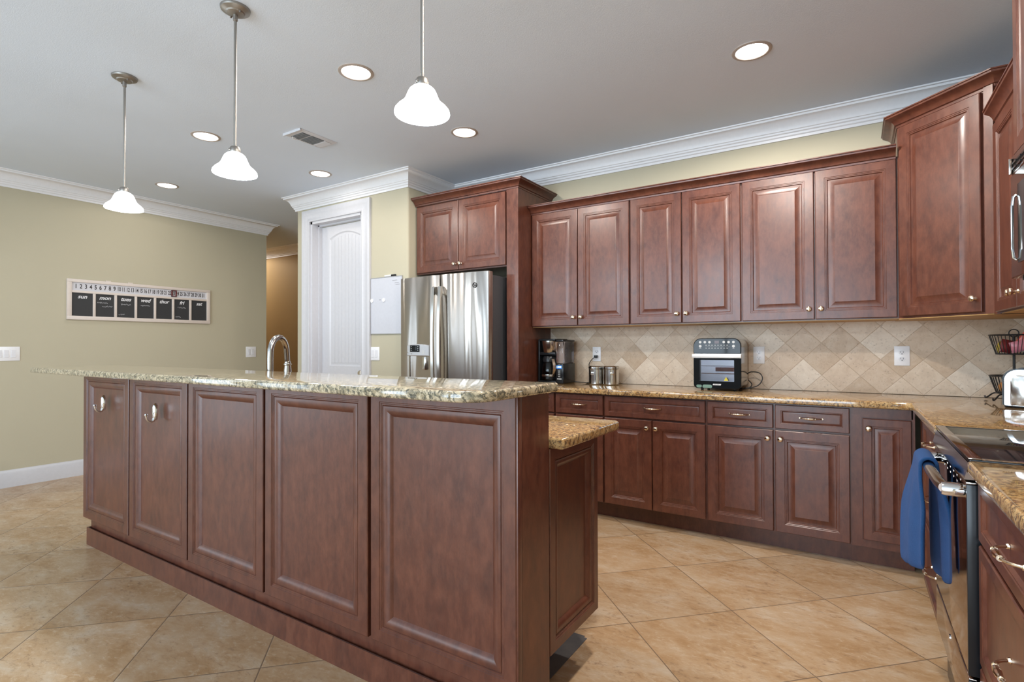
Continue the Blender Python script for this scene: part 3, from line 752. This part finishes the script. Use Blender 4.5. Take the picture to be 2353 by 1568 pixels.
# ------------------------------------------------------------------ microwave
t = thing('microwave', 'over-the-range microwave cut by the right edge of the frame', 'microwave', (.465, 2.476, 1.436), R(-90))
box('body', MATTEBLACK, t, 0, .75, .022, .40, 0, .424)
mb = MB(); mb.box(.0, .75, -.004, .022, .362, .424, bev=.003); mb.build('vent_grille', BLACKST, t)
mb = MB()
for k in range(12): mb.box(.02 + k * .06, .065 + k * .06, -.0055, -.003, .378, .384); mb.box(.02 + k * .06, .065 + k * .06, -.0055, -.003, .396, .402)
mb.build('grille_slots', BLACK, t)
mb = MB(); mb.box(.0, .58, -.006, .022, .006, .358, bev=.003); o = mb.build('door', BLACKST, t)
mb = MB(); mb.box(.095, .54, -.0072, -.005, .05, .31); mb.build('window', GLOSSBLACK, o)
mb = MB(); mb.tube([(.078, -.006, .062), (.076, -.014, .068), (.075, -.017, .10), (.075, -.017, .24), (.076, -.014, .272), (.078, -.006, .278)], .005, 10); mb.build('handle', CHROME, o)
mb = MB(); mb.box(.002, .010, -.012, -.004, .365, .42, bev=.002); mb.build('end_trim', STEEL, t)
mb = MB(); mb.box(.58, .75, -.006, .022, .006, .358, bev=.003); mb.build('control_panel', GLOSSBLACK, t)

# ------------------------------------------------------------------ ceiling fixtures
def downlight(x, y, label, p=9):
    t = thing('recessed_light', label, 'ceiling light', (x, y, ZC), 0, 'recessed ceiling lights')
    mb = MB(); mb.lathe([(.076, -.001), (.080, -.006), (.090, -.006), (.096, -.003), (.097, -.0005)], seg=32, cap0=False, cap1=False); mb.build('trim_ring', RING, t)
    mb = MB(); mb.lathe([(0, -.0025), (.05, -.003), (.077, -.0035), (.079, -.001)], seg=32); mb.build('lens', LENS, t)
    l = bpy.data.lights.new('downlight_lamp', 'SPOT'); l.energy = p; l.color = (1.0, .92, .84); l.spot_size = R(177); l.spot_blend = .25; l.shadow_soft_size = .06
    o = bpy.data.objects.new('downlight_lamp', l); o.location = (0, 0, -.015); o.parent = t; COL.objects.link(o)
    return t
DL = 50
downlight(-.436, 2.983, 'recessed ceiling light above the long back counter, rightmost', DL)
downlight(-2.323, 2.012, 'recessed ceiling light between the middle and right pendants', DL * .75)
downlight(-2.33, 3.001, 'recessed ceiling light in front of the fridge cabinet', DL * .30)
downlight(-3.943, 2.033, 'recessed ceiling light between the left and middle pendants', DL * .42)
downlight(-3.955, 3.026, 'recessed ceiling light in front of the pantry door', DL * .05)
downlight(-5.452, 2.455, 'recessed ceiling light nearest the calendar wall', DL * .17)
downlight(-8.2, 4.45, 'added ceiling light in the hallway, hidden from view', 34)  # extra lamp, out of view, added to brighten the hall
downlight(-.436, 1.6, 'added ceiling light over the range aisle, unseen above the frame', DL * 1.3)  # unseen fill lamp added to light the kitchen side of the room
def pendant(x, y, label):
    t = thing('pendant_light', label, 'pendant light', (x, y, ZC), 0, 'bell pendants over the island bar')
    mb = MB(); mb.lathe([(.062, 0), (.062, -.004), (.060, -.010), (.046, -.017), (.040, -.019), (.036, -.024), (.014, -.030), (.0, -.030)], seg=32)
    mb.lathe([(.010, -.029), (.010, -.055), (.007, -.058)], seg=14)
    for sx in (-.036, .036): mb.lathe([(.004, -.020), (.004, -.030), (0, -.031)], (sx, .0, 0), seg=8)
    mb.build('canopy', PEND, t)
    mb = MB(); mb.lathe([(.0062, -.05), (.0062, -.635)], seg=12); mb.build('rod', PEND, t)
    mb = MB(); mb.lathe([(.007, -.624), (.018, -.628), (.022, -.635), (.023, -.651), (.021, -.657)], seg=20)
    mb.lathe([(.004, 0), (.004, .008), (.0, .009)], (.0, -.022, -.645), 'Y', 8); mb.build('socket_cup', PEND, t)
    mb = MB()
    bell = [(.020, -.652), (.033, -.659), (.043, -.668), (.049, -.680), (.054, -.693), (.060, -.706), (.070, -.717), (.083, -.728), (.091, -.738), (.093, -.747)]
    inner = [(r_ - .003, z_) for r_, z_ in bell[::-1]]
    mb.lathe(bell + [(.0915, -.750)] + inner, seg=36, cap0=False, cap1=False); mb.build('glass_shade', SHADE, t)
    mb = MB(); mb.lathe([(0, -.66), (.018, -.668), (.028, -.69), (.029, -.71), (.02, -.728), (0, -.733)], seg=16); mb.build('bulb', LENS, t)
    l = bpy.data.lights.new('pendant_lamp', 'POINT'); l.energy = 8; l.color = (.86, .94, 1.0); l.shadow_soft_size = .05
    o = bpy.data.objects.new('pendant_lamp', l); o.location = (0, 0, -.79); o.parent = t; COL.objects.link(o)
    return t
pendant(-3.46, 1.335, 'leftmost bell pendant over the far end of the island')
pendant(-2.34, 1.335, 'middle bell pendant, its canopy touching the top edge of the photo')
pendant(-1.215, 1.335, 'right bell pendant, nearest and largest, canopy out of frame')
# ceiling vent
t = thing('ceiling_vent', 'white ceiling air register with dark louvre openings between the pendants', 'air vent', (-3.342, 2.474, ZC))
mb = MB(); a, b = .098, .158
mb.rings([[(-a, -b, 0), (a, -b, 0), (a, b, 0), (-a, b, 0)], [(-a, -b, -.004), (a, -b, -.004), (a, b, -.004), (-a, b, -.004)],
          [(-a + .016, -b + .016, -.010), (a - .016, -b + .016, -.010), (a - .016, b - .016, -.010), (-a + .016, b - .016, -.010)]])
mb.box(-a, a, -b - .004, -b + .006, -.016, 0); mb.build('frame', WHITE, t)
mb = MB(); mb.box(-.066, .066, -.118, -.052, -.013, -.009); mb.box(-.066, .066, -.040, .065, -.013, -.009); mb.build('louvre_opening', DARKGREY, t)
mb = MB()
for k in range(4): mb.box(-.066, .066, -.112 + k * .017, -.109 + k * .017, -.0150, -.012)
for k in range(6): mb.box(-.066, .066, -.032 + k * .017, -.029 + k * .017, -.0150, -.012)
mb.build('louvre_blade', plain('louvre_grey', (.19, .20, .21), .5), t)
mb = MB(); mb.box(-.066, .066, .076, .13, -.014, -.009); mb.build('closed_bank', WHITE, t)
mb = MB(); mb.box(-.058, -.052, -.115, -.085, -.028, -.012); mb.build('damper_lever', PLATE, t)

# ------------------------------------------------------------------ wall plates
def plate(name, cat, label, loc, rz, w, h, kind, n, group):
    t = thing(name, label, cat, loc, rz, group)
    mb = MB(); mb.box(-w / 2, w / 2, -.006, 0, -h / 2, h / 2, bev=.0025); mb.build('cover_plate', PLATE, t)
    for k in range(n):
        x = (k - (n - 1) / 2) * .046
        if kind == 'rocker':
            mb = MB(); mb.rings([[(x - .0165, -.005, -.033), (x + .0165, -.005, -.033), (x + .0165, -.005, .033), (x - .0165, -.005, .033)],
                                 [(x - .0150, -.0105, -.0315), (x + .0150, -.0105, -.0315), (x + .0150, -.0070, .0315), (x - .0150, -.0070, .0315)]]); mb.build('rocker', PLATE2, t)
        else:
            for zz in (-.0195, .0195):
                mb = MB(); mb.prism([(x + .0165 * math.cos(a * PI / 12), .0135 * math.sin(a * PI / 12)) for a in range(24)], 0, .0025)
                for v in mb.bm.verts: v.co = Vector((v.co.x, -.0055 - v.co.z, zz + v.co.y))
                o = mb.build('receptacle', PLATE2, t)
                mb = MB(); mb.box(x - .0075, x - .0055, -.0087, -.0078, zz - .001, zz + .008); mb.box(x + .0055, x + .0075, -.0087, -.0078, zz - .001, zz + .008)
                mb.lathe([(.0028, 0), (.0028, .001)], (x, -.0078, zz - .007), 'Y', 10); mb.build('slot', BLACK, o)
    return t
plate('light_switch', 'light switch', 'three-gang white rocker switch at the left edge of the photo', (XL, 1.505, 1.158), R(90), .180, .123, 'rocker', 3, 'wall switch plates')
plate('light_switch', 'light switch', 'two-gang white rocker switch near the end of the calendar wall', (XL, 3.728, 1.150), R(90), .128, .128, 'rocker', 2, 'wall switch plates')
plate('light_switch', 'light switch', 'two-gang white rocker switch between the pantry door and fridge', (-3.681, YP, 1.147), 0, .122, .122, 'rocker', 2, 'wall switch plates')
YT = YW - .012
plate('wall_outlet', 'outlet', 'white outlet above the canisters with a black plug in it', (-1.762, YT, 1.147), 0, .072, .116, 'out', 1, 'backsplash outlets')
plate('wall_outlet', 'outlet', 'white outlet just right of the air fryer oven', (-.553, YT, 1.147), 0, .072, .118, 'out', 1, 'backsplash outlets')
plate('wall_outlet', 'outlet', 'white outlet on the backsplash near the corner', (.245, YT, 1.148), 0, .078, .120, 'out', 1, 'backsplash outlets')

# ------------------------------------------------------------------ chalkboard calendar on the left wall (faces +X)
CY0, CY1, CZ0, CZ1 = 1.92, 3.228, 1.474, 1.857
CW, CH = CY1 - CY0, CZ1 - CZ0
t = thing('wall_calendar', 'white framed weekly chalkboard calendar with a row of dates', 'calendar', (XL, CY0, CZ0), R(90))
# local x runs along +Y, facing -Y local = +X world
mb = MB(); fw = .036; zs = .255
mb.box(0, CW, -.024, 0, 0, fw, bev=.002); mb.box(0, CW, -.024, 0, CH - fw * .8, CH, bev=.002)
mb.box(0, fw, -.024, 0, fw, CH - fw * .8, bev=.002); mb.box(CW - fw, CW, -.024, 0, fw, CH - fw * .8, bev=.002)
mb.box(fw, CW - fw, -.022, 0, zs, zs + .022, bev=.002)
pw = (CW - 2 * fw) / 7
for k in range(1, 7): mb.box(fw + k * pw - .011, fw + k * pw + .011, -.022, 0, fw, zs, bev=.002)
mb.build('frame', WHITEWASH, t)
for k, (dy, notes) in enumerate([('sun', []), ('mon', [('urban', -.02, .135), ('cravings', .02, .10)]), ('tues', [('tacos at 5:30', 0, .13)]), ('wed', [('practice at 7:30', 0, .13)]), ('thur', []), ('fri', [('family night', 0, .13)]), ('sat', [])]):
    a = fw + k * pw + (.011 if k else 0); b = fw + (k + 1) * pw - (.011 if k < 6 else 0); cx = (a + b) / 2
    o = box('chalk_panel', SLATE, t, a, b, -.012, -.004, fw, zs)
    mb = MB(); F = lambda x, z: Matrix.Translation((x, -.0125, z)) @ Matrix.Rotation(R(90), 4, 'X')
    mb.text(dy, .052, F(cx, zs - .036), .0006, .35, bold=.0012)
    rnd = random.Random(k)
    for tx, dx, dz in notes:      # illegible handwriting: short chalk strokes
        n = 9; x = cx + dx - .042
        for j in range(n):
            mb.tube([(x + j * .0095, -.0125, fw + dz + rnd.uniform(-.006, .006)), (x + j * .0095 + .004, -.0125, fw + dz + rnd.uniform(-.002, .010)), (x + j * .0095 + .009, -.0125, fw + dz + rnd.uniform(-.008, .004))], .0010, 4)
    if dy in ('tues', 'fri'):
        for j in range(6): mb.tube([(a + .015 + j * .009, -.0125, fw + .028 + rnd.uniform(-.004, .006)), (a + .019 + j * .009, -.0125, fw + .028 + rnd.uniform(-.002, .010)), (a + .023 + j * .009, -.0125, fw + .025 + rnd.uniform(-.004, .004))], .0010, 4)
    mb.build('chalk_writing', CHALK, o)
o = box('date_strip', STRIP, t, fw, CW - fw, -.010, -.004, zs + .022, CH - fw * .8)
mb = MB(); sw = (CW - 2 * fw - .03) / 31; zc = (zs + .022 + CH - fw * .8) / 2
for n in range(31): mb.text(str(n + 1), .050, Matrix.Translation((fw + .015 + sw * (n + .5), -.0105, zc)) @ Matrix.Rotation(R(90), 4, 'X') @ Matrix.Diagonal((.62 if n > 8 else .8, 1.15, 1, 1)), .0006, 0, bold=.0010)
mb.build('date_numbers', INK, o)
mx = fw + .015 + sw * 22.5; mb = MB()
for q in ((-.024, -.018, -.034, .034), (.018, .024, -.034, .034), (-.024, .024, .028, .034), (-.024, .024, -.034, -.028)): mb.box(mx + q[0], mx + q[1], -.030, -.010, zc + q[2], zc + q[3])
mb.build('date_marker', MAROON, t)
mb = MB()
for x in (.33, .52): mb.box(x - .022, x + .022, -.010, -.002, CH, CH + .010)
mb.build('hanging_tab', WHITEWASH, t)

# ------------------------------------------------------------------ whiteboard by the fridge
t = thing('whiteboard', 'white dry-erase board partly hidden by the refrigerator', 'whiteboard', (-3.722, YP, 1.330))
box('board', BOARD, t, 0, .385, -.010, 0, 0, .502)
mb = MB()
for q in ((0, .385, -.006, 0), (0, .385, .502, .508), (-.006, 0, -.006, .508), (.385, .391, -.006, .508)): mb.box(q[0], q[1], -.012, 0, q[2], q[3])
mb.build('frame', ALU, t)
mb = MB()
for x, z in ((.014, .30), (.165, .30)): mb.lathe([(.018, 0), (.018, .007), (.014, .009), (0, .009)], (x, -.010, z), 'Y', 16)
mb.build('magnet', PLATE, t)
mb = MB()
for x, z, w in ((.27, .468, .06), (.105, .302, .022), (.30, .445, .05), (.31, .43, .05)):
    for j in range(4): mb.tube([(x + j * w / 4, -.0104, z), (x + j * w / 4 + w / 8, -.0104, z + .005), (x + (j + 1) * w / 4, -.0104, z + .001)], .0009, 4)
mb.build('marker_writing', INK, t)
t = thing('marker', 'white marker with a black cap lying on top of the whiteboard', 'marker', (-3.545, YP - .009, 1.8465))
mb = MB(); mb.lathe([(.0075, 0), (.0085, .002), (.0085, .085)], (0, 0, 0), 'X', 12); mb.M = Matrix()
for v in mb.bm.verts: v.co.x = -v.co.x
mb.build('barrel', PLATE, t)
mb = MB(); mb.lathe([(.009, -.083), (.009, -.13), (.006, -.135)], (0, 0, 0), 'X', 12); mb.build('cap', BLACK, t)

# ------------------------------------------------------------------ coffee maker
ZT = .9145
t = thing('coffee_maker', 'black and steel drip coffee maker at the end of the back counter', 'coffee maker', (-2.165, 3.76, ZT))
mb = MB(); mb.prism([(.0, .0), (.16, .0), (.16, .22), (.0, .22)], 0, .02, .004); mb.box(.0, .16, .10, .22, .02, .345, bev=.01); mb.box(-.001, .012, .0, .22, .02, .35, bev=.003)
mb.prism([(.005, .0), (.155, .0), (.155, .22), (.005, .22)], .338, .357, .005)
mb.box(.008, .152, .005, .12, .225, .25, bev=.004); mb.build('body', BLACK, t)
mb = MB(); mb.lathe([(.058, .245), (.062, .25), (.072, .335), (.072, .34)], (.08, .058, 0), seg=28); mb.build('brew_basket', STEEL, t)
mb = MB(); mb.lathe([(.050, .022), (.062, .026), (.067, .06), (.066, .12), (.055, .165), (.05, .175), (.047, .172), (.052, .16), (.063, .12), (.064, .06), (.058, .028)], (.08, .045, 0), seg=28, cap0=True, cap1=False); o = mb.build('carafe', GLASS, t)
mb = MB(); mb.lathe([(.052, .168), (.056, .172), (.056, .200), (.048, .215), (.02, .22), (0, .22)], (.08, .045, 0), seg=24); mb.build('carafe_lid', BLACK, o)
mb = MB(); mb.lathe([(.0675, .055), (.068, .063), (.0675, .070)], (.08, .045, 0), seg=28, cap0=False, cap1=False); mb.build('band', STEEL, o)
mb = MB(); rs = []
for k in range(9):
    q = k / 8; u = .064 + .030 * math.sin(q * PI) ; z = .050 + .145 * q; cx_, sy_ = math.cos(R(-38)), math.sin(R(-38))
    P_ = lambda a_, b_: (.08 + cx_ * a_ - sy_ * b_, .045 + sy_ * a_ + cx_ * b_, z)
    rs.append([P_(u - .006, -.011), P_(u + .006, -.011), P_(u + .006, .011), P_(u - .006, .011)])
mb.rings(rs); mb.build('carafe_handle', NICKEL, o)
mb = MB(); mb.box(.166, .234, -.010, .20, 0, .16, bev=.006); o = mb.build('control_tower', BLACK, t)
mb = MB(); mb.box(.173, .221, -.0115, -.009, .118, .145); mb.build('display', BLUELED, o)
mb = MB()
for k in range(4): mb.box(.188, .206, -.0115, -.009, .052 + k * .015, .058 + k * .015)
mb.box(.178, .218, -.0115, -.009, .034, .041); mb.build('buttons', ICON, o)
mb = MB(); mb.box(.177, .181, -.0122, -.011, .126, .136); mb.box(.188, .200, -.0122, -.011, .126, .138); mb.box(.204, .215, -.0122, -.011, .126, .138); mb.build('digits', emit('digits_blue', (.4, .8, 1), 1.5), o)
mb = MB(); mb.box(.168, .232, -.006, .195, .1605, .332, bev=.010)
mb.build('water_tank', SMOKE, t)
mb = MB(); mb.box(.166, .234, -.009, .198, .3325, .348, bev=.005); mb.build('tank_lid', BLACK, t)
# cord of the coffee maker, to the outlet
def bez(pts, n=10):
    P = [Vector(p) for p in pts]; out = []
    for i in range(len(P) - 1):
        p0, p1, p2, p3 = P[max(i - 1, 0)], P[i], P[i + 1], P[min(i + 2, len(P) - 1)]
        for k in range(n):
            u = k / n; out.append(.5 * ((2 * p1) + (-p0 + p2) * u + (2 * p0 - 5 * p1 + 4 * p2 - p3) * u * u + (-p0 + 3 * p1 - 3 * p2 + p3) * u ** 3))
    out.append(P[-1]); return out
t = thing('power_cord', 'thin black cord running from the coffee maker up to the outlet', 'cord', (-1.80, 3.97, ZT))
mb = MB(); W2 = lambda x, y, z: (x + 1.80, y - 3.97, z - ZT)
mb.tube(bez([W2(-1.902, 3.90, .925), W2(-1.84, 3.93, .919), W2(-1.79, 3.965, .920), W2(-1.775, 3.985, .955), W2(-1.80, 3.99, 1.02), W2(-1.82, 3.99, 1.06), W2(-1.795, 3.985, 1.10), W2(-1.762, 3.985, 1.126)]), .0032, 8); mb.build('cable', MATTEBLACK, t)
mb = MB(); mb.box(-1.762 + 1.80 - .012, -1.762 + 1.80 + .012, 3.982 - 3.97, 4.0085 - 3.97, 1.117 - ZT, 1.138 - ZT, bev=.003); mb.build('plug', BLACK, t)
# ------------------------------------------------------------------ canisters
def canister(x, y, r_, h, ang, label):
    t = thing('canister', label, 'canister', (x, y, ZT), ang, 'steel canisters on the back counter')
    mb = MB(); mb.lathe([(r_ - .003, 0), (r_, .003), (r_, h - .030), (r_ + .0015, h - .028), (r_ + .0015, h - .024), (r_ - .002, h - .022)], seg=36); mb.build('pot', STEEL, t)
    mb = MB(); mb.lathe([(r_ - .003, h - .0215), (r_ + .003, h - .020), (r_ + .003, h - .006), (r_ - .002, h - .001), (r_ - .010, h), (0, h)], seg=36); mb.build('lid', STEEL, t)
    mb = MB(); mb.tube([(-.012, -r_ - .003, h - .055), (-.013, -r_ - .006, h - .03), (-.008, -r_ - .006, h - .008), (.008, -r_ - .006, h - .008), (.013, -r_ - .006, h - .03), (.012, -r_ - .003, h - .055)], .0018, 6)
    mb.box(-.015, .015, -r_ - .010, -r_ + .001, h - .068, h - .046, bev=.003); mb.lathe([(.011, 0), (.011, .003), (.006, .005)], (0, -r_ - .002, h - .016), 'Y', 12); mb.build('clasp', CHROME, t)
canister(-1.715, 3.895, .058, .142, R(-5), 'steel clamp-lid canister on the left, nearer the coffee maker')
canister(-1.588, 3.885, .062, .144, R(30), 'steel clamp-lid canister on the right of the pair')
# ------------------------------------------------------------------ air fryer oven
t = thing('air_fryer_oven', 'black-fronted air fryer oven standing on the back counter', 'air fryer', (-.917, 3.70, ZT))
AW, AH, AD = .300, .348, .275
def rrect(x0, x1, z0, z1, rt, rb, y, seg=6):
    pts = []
    for cx, cz, rr_, a0 in ((x1 - rb, z0 + rb, rb, -90), (x1 - rt, z1 - rt, rt, 0), (x0 + rt, z1 - rt, rt, 90), (x0 + rb, z0 + rb, rb, 180)):
        for k in range(seg + 1): a = R(a0 + 90 * k / seg); pts.append((cx + rr_ * math.cos(a), y, cz + rr_ * math.sin(a)))
    return pts
mb = MB(); mb.rings([rrect(.002, AW - .002, .018, AH - .004, .048, .028, y) for y in (.024, .26, .275)]); mb.build('housing', STEEL, t)
mb = MB(); mb.rings([rrect(0, AW, .245, AH, .048, .004, .030), rrect(0, AW, .245, AH, .048, .004, .004), rrect(.004, AW - .004, .249, AH - .004, .046, .004, 0)]); o = mb.build('control_panel', GLOSSBLACK, t)
mb = MB()
def disc(x, z, r_): mb.lathe([(r_, 0), (r_, .0006)], (x, -.0001, z), 'Y', 12)
for x in (.045, .075, .105): disc(x, .322, .0085)
for x in (.195, .225, .255): disc(x, .322, .0085)
for x in (.045, .255): disc(x, .295, .009); mb.box(x - .006, x + .006, -.0007, 0, .2805, .2835)
for z in (.300, .281):
    for k in range(8): mb.box(.078 + k * .019, .089 + k * .019, -.0007, 0, z, z + .003)
mb.box(.078, .232, -.0006, 0, .2905, .2912); mb.build('icons', ICON, o)
mb = MB(); mb.box(.137, .165, -.0007, 0, .312, .332); mb.build('display', plain('dim_display', (.10, .075, .085), .3), o)
mb = MB(); mb.box(-.006, AW + .004, -.016, .010, .217, .243, bev=.003); mb.build('handle', plain('silver_handle', (.78, .77, .76), .3, .3), t)
# door frame: ring around the window
mb = MB(); wo = (.040, AW - .042, .062, .203)
mb.rings([rrect(0, AW, .012, .216, .004, .028, .026), rrect(0, AW, .012, .216, .004, .028, .004), rrect(.004, AW - .004, .016, .213, .004, .026, 0),
          rrect(*wo, .004, .004, 0), rrect(*wo, .004, .004, .022)], True, False); od = mb.build('door', GLOSSBLACK, t)
mb = MB(); mb.box(wo[0], wo[1], .0205, .0225, wo[2], wo[3]); mb.build('cavity_back', plain('oven_cavity', (.33, .31, .32), .3, .6), od)
mb = MB(); mb.box(wo[0] + .008, wo[1] - .002, .010, .014, .111, .116); mb.box(wo[0] + .006, wo[1] - .004, .010, .012, .162, .1645)
mb.box(wo[0] + .10, wo[1] - .002, .012, .013, .128, .155); mb.build('rack', CHROME, od)
mb = MB(); mb.box(wo[0], wo[1], .001, .003, wo[2], wo[3]); mb.build('window', GLASS, od)
mb = MB(); mb.M = Matrix.Translation((0, 0, 0)); mb.rings([[(.194, y, .067), (.222, y, .067), (.208, y, .092)] for y in (.0008, .0002)]); mb.build('warning_sticker', YELLOW, od)
mb = MB(); mb.box(.2070, .2090, -.0004, .0004, .0745, .0850); mb.box(.2070, .2090, -.0004, .0004, .0700, .0725); mb.build('warning_mark', INK, od)
mb = MB(); 
for k in range(7):
    x = .124 + k * .0075; mb.rings([[(x, y, .036), (x + .0055, y, .036), (x + .0085, y, .046), (x + .003, y, .046)] for y in (.0002, -.0006)])
mb.build('logo', LOGO, od)
mb = MB(); mb.rings([rrect(.018, .054, .017, .036, .008, .012, .0002), rrect(.018, .054, .017, .036, .008, .012, -.0005)]); mb.rings([rrect(.058, .12, .016, .038, .012, .010, .0002), rrect(.058, .12, .016, .038, .012, .010, -.0005)]); mb.build('film_patch', GREEN, od)
for x in (.045, AW - .045):
    for y in (.05, .24):
        mb = MB(); mb.lathe([(.009, 0), (.010, .003), (.008, .019)], (x, y, 0), seg=12); mb.build('foot', BLACK, t)
mb = MB(); mb.tube(bez([(AW - .008, .262, .10), (AW + .022, .255, .118), (AW + .075, .245, .112), (AW + .095, .235, .075), (AW + .07, .225, .03), (AW + .01, .22, .008), (AW - .05, .215, .006)]), .0035, 8)
mb.tube(bez([(AW + .004, .255, .062), (AW + .028, .24, .035), (AW + .016, .23, .012), (AW - .02, .22, .008)]), .0035, 8); mb.build('cord', MATTEBLACK, t)

# ------------------------------------------------------------------ toaster and fruit stand in the corner
t = thing('toaster', 'chrome toaster with black trim in the corner, cut by the right edge', 'toaster', (.695, 3.40, ZT), R(-18))
def archp(w, h, y, rr_=.055): return rrect(-w / 2, w / 2, .010, h, rr_, .006, y, 8)
mb = MB(); mb.rings([archp(.205, .186, .006), archp(.205, .186, .020)]); mb.rings([archp(.205, .186, .208), archp(.205, .186, .222)]); mb.box(-.095, .095, .0, .22, .0, .012, bev=.003); mb.build('end_trim', BLACK, t)
mb = MB(); mb.rings([archp(.188, .180, -.004, .05), archp(.196, .182, .004), archp(.196, .182, .213)]); mb.build('shell', CHROME, t)
mb = MB(); mb.rings([archp(.140, .156, -.0055, .035), archp(.150, .160, -.003, .035)]); mb.build('front_plate', STEEL, t)
mb = MB(); mb.box(-.012, .012, -.028, -.004, .10, .115, bev=.003); mb.lathe([(.014, 0), (.014, .012), (0, .013)], (.0, -.0055, .045), 'Y', 16); mb.build('lever', BLACK, t)
mb = MB(); 
for x in (-.03, .03): mb.box(x - .014, x + .014, .03, .19, .1815, .1835)
mb.build('slot', MATTEBLACK, t)
BX, BY = .718, 3.84
t = thing('tiered_basket', 'two-tier black wire basket stand in the counter corner', 'basket', (BX, BY, ZT))
mb = MB(); mb.lathe([(.006, .02), (.006, .345)], seg=10)
mb.tube([(.02 * math.cos(a * PI / 8), 0, .362 + .02 * math.sin(a * PI / 8)) for a in range(16)], .003, 6, closed=True); mb.build('pole', MATTEBLACK, t)
def tier(rb, rtop, z0, z1, nm='tray'):
    mb = MB(); n = 30
    for rr_, z, th in ((rb, z0, .0035), (rtop, z1, .0038)): mb.tube([(rr_ * math.cos(2 * PI * k / n), rr_ * math.sin(2 * PI * k / n), z) for k in range(n)], th, 6, closed=True)
    for k in range(36):
        a = 2 * PI * k / 36; mb.tube([(rb * math.cos(a), rb * math.sin(a), z0), ((rb + rtop) / 2 * 1.01 * math.cos(a), (rb + rtop) / 2 * 1.01 * math.sin(a), (z0 + z1) / 2), (rtop * math.cos(a), rtop * math.sin(a), z1)], .0016, 5)
    for k in range(4):
        a = PI * k / 4; mb.tube([(-rb * math.cos(a), -rb * math.sin(a), z0), (rb * math.cos(a), rb * math.sin(a), z0)], .002, 5)
    mb.lathe([(rb, z0 - .002), (rb, z0 + .0005)], seg=24)
    return mb.build(nm, MATTEBLACK, t)
tier(.072, .100, .250, .352); tier(.072, .100, .040, .132)
mb = MB()
for k in range(4):
    a = PI / 4 + PI / 2 * k; c_, s_ = math.cos(a), math.sin(a)
    mb.tube(bez([(.05 * c_, .05 * s_, .038), (.10 * c_, .10 * s_, .034), (.13 * c_, .13 * s_, .012), (.143 * c_, .143 * s_, .006), (.147 * c_, .147 * s_, .016)], 6), .004, 6)
mb.build('scroll_foot', MATTEBLACK, t)
def packet(x, y, z, rot, mat, label, sx=.045, sz=.07, cat='snack packet'):
    mb = MB(); M = Matrix.Translation((x, y, z)) @ Matrix.Rotation(rot[2], 4, 'Z') @ Matrix.Rotation(rot[0], 4, 'X') @ Matrix.Rotation(rot[1], 4, 'Y'); mb.M = M
    rs = []
    for q in (-1, -.85, -.4, 0, .4, .85, 1):
        th = .002 + .014 * (1 - q * q); rs.append([(sx * .5 * math.cos(2 * PI * k / 14), th * math.sin(2 * PI * k / 14), q * sz / 2) for k in range(14)])
    mb.rings(rs); return tag(mb.build('snack_packet', mat, None), label, cat, 'packets in the upper basket')
zb = ZT + .252
packet(BX + .030, BY - .035, zb + .070, (.3, .5, .2), colour('coral_film', (.75, .12, .08)), 'coral red packet sticking up from the upper wire basket', .05, .11)
packet(BX + .010, BY - .050, zb + .040, (.2, -.3, .1), colour('pink_film', (.80, .28, .34)), 'pink packet at the front of the upper wire basket', .07, .06)
packet(BX - .035, BY - .030, zb + .040, (.0, .2, .5), colour('maroon_film', (.22, .03, .03)), 'dark red packet at the left of the upper wire basket', .06, .07)
packet(BX - .055, BY + .005, zb + .036, (.1, -.2, 1.2), colour('yellow_film', (.62, .45, .08)), 'yellow packet against the left wires of the upper basket', .05, .06)
packet(BX + .050, BY - .010, zb + .036, (-.1, .1, .3), colour('cream_film', (.74, .66, .55)), 'cream packet at the right of the upper wire basket', .06, .06)
zl = ZT + .042
mb = MB(); mb.lathe([(0, 0), (.020, .004), (.034, .022), (.036, .036), (.028, .054), (.010, .064), (.004, .074), (0, .075)], (BX - .034, BY - .022, zl), seg=20)
tag(mb.build('onion', colour('brown_onion_skin', (.50, .22, .07), .4), None), 'brown onion in the lower wire basket', 'onion')
t = thing('bottle', 'small bottle with a bright blue cap in the lower wire basket', 'bottle', (BX + .012, BY - .048, zl))
mb = MB(); mb.lathe([(.014, 0), (.015, .004), (.015, .030), (.010, .036)], seg=16); mb.build('body', colour('white_label', (.72, .70, .70)), t)
mb = MB(); mb.lathe([(.0155, .0365), (.0155, .066), (.013, .068), (0, .068)], seg=16); mb.build('cap', colour('blue_cap', (.02, .22, .75)), t)
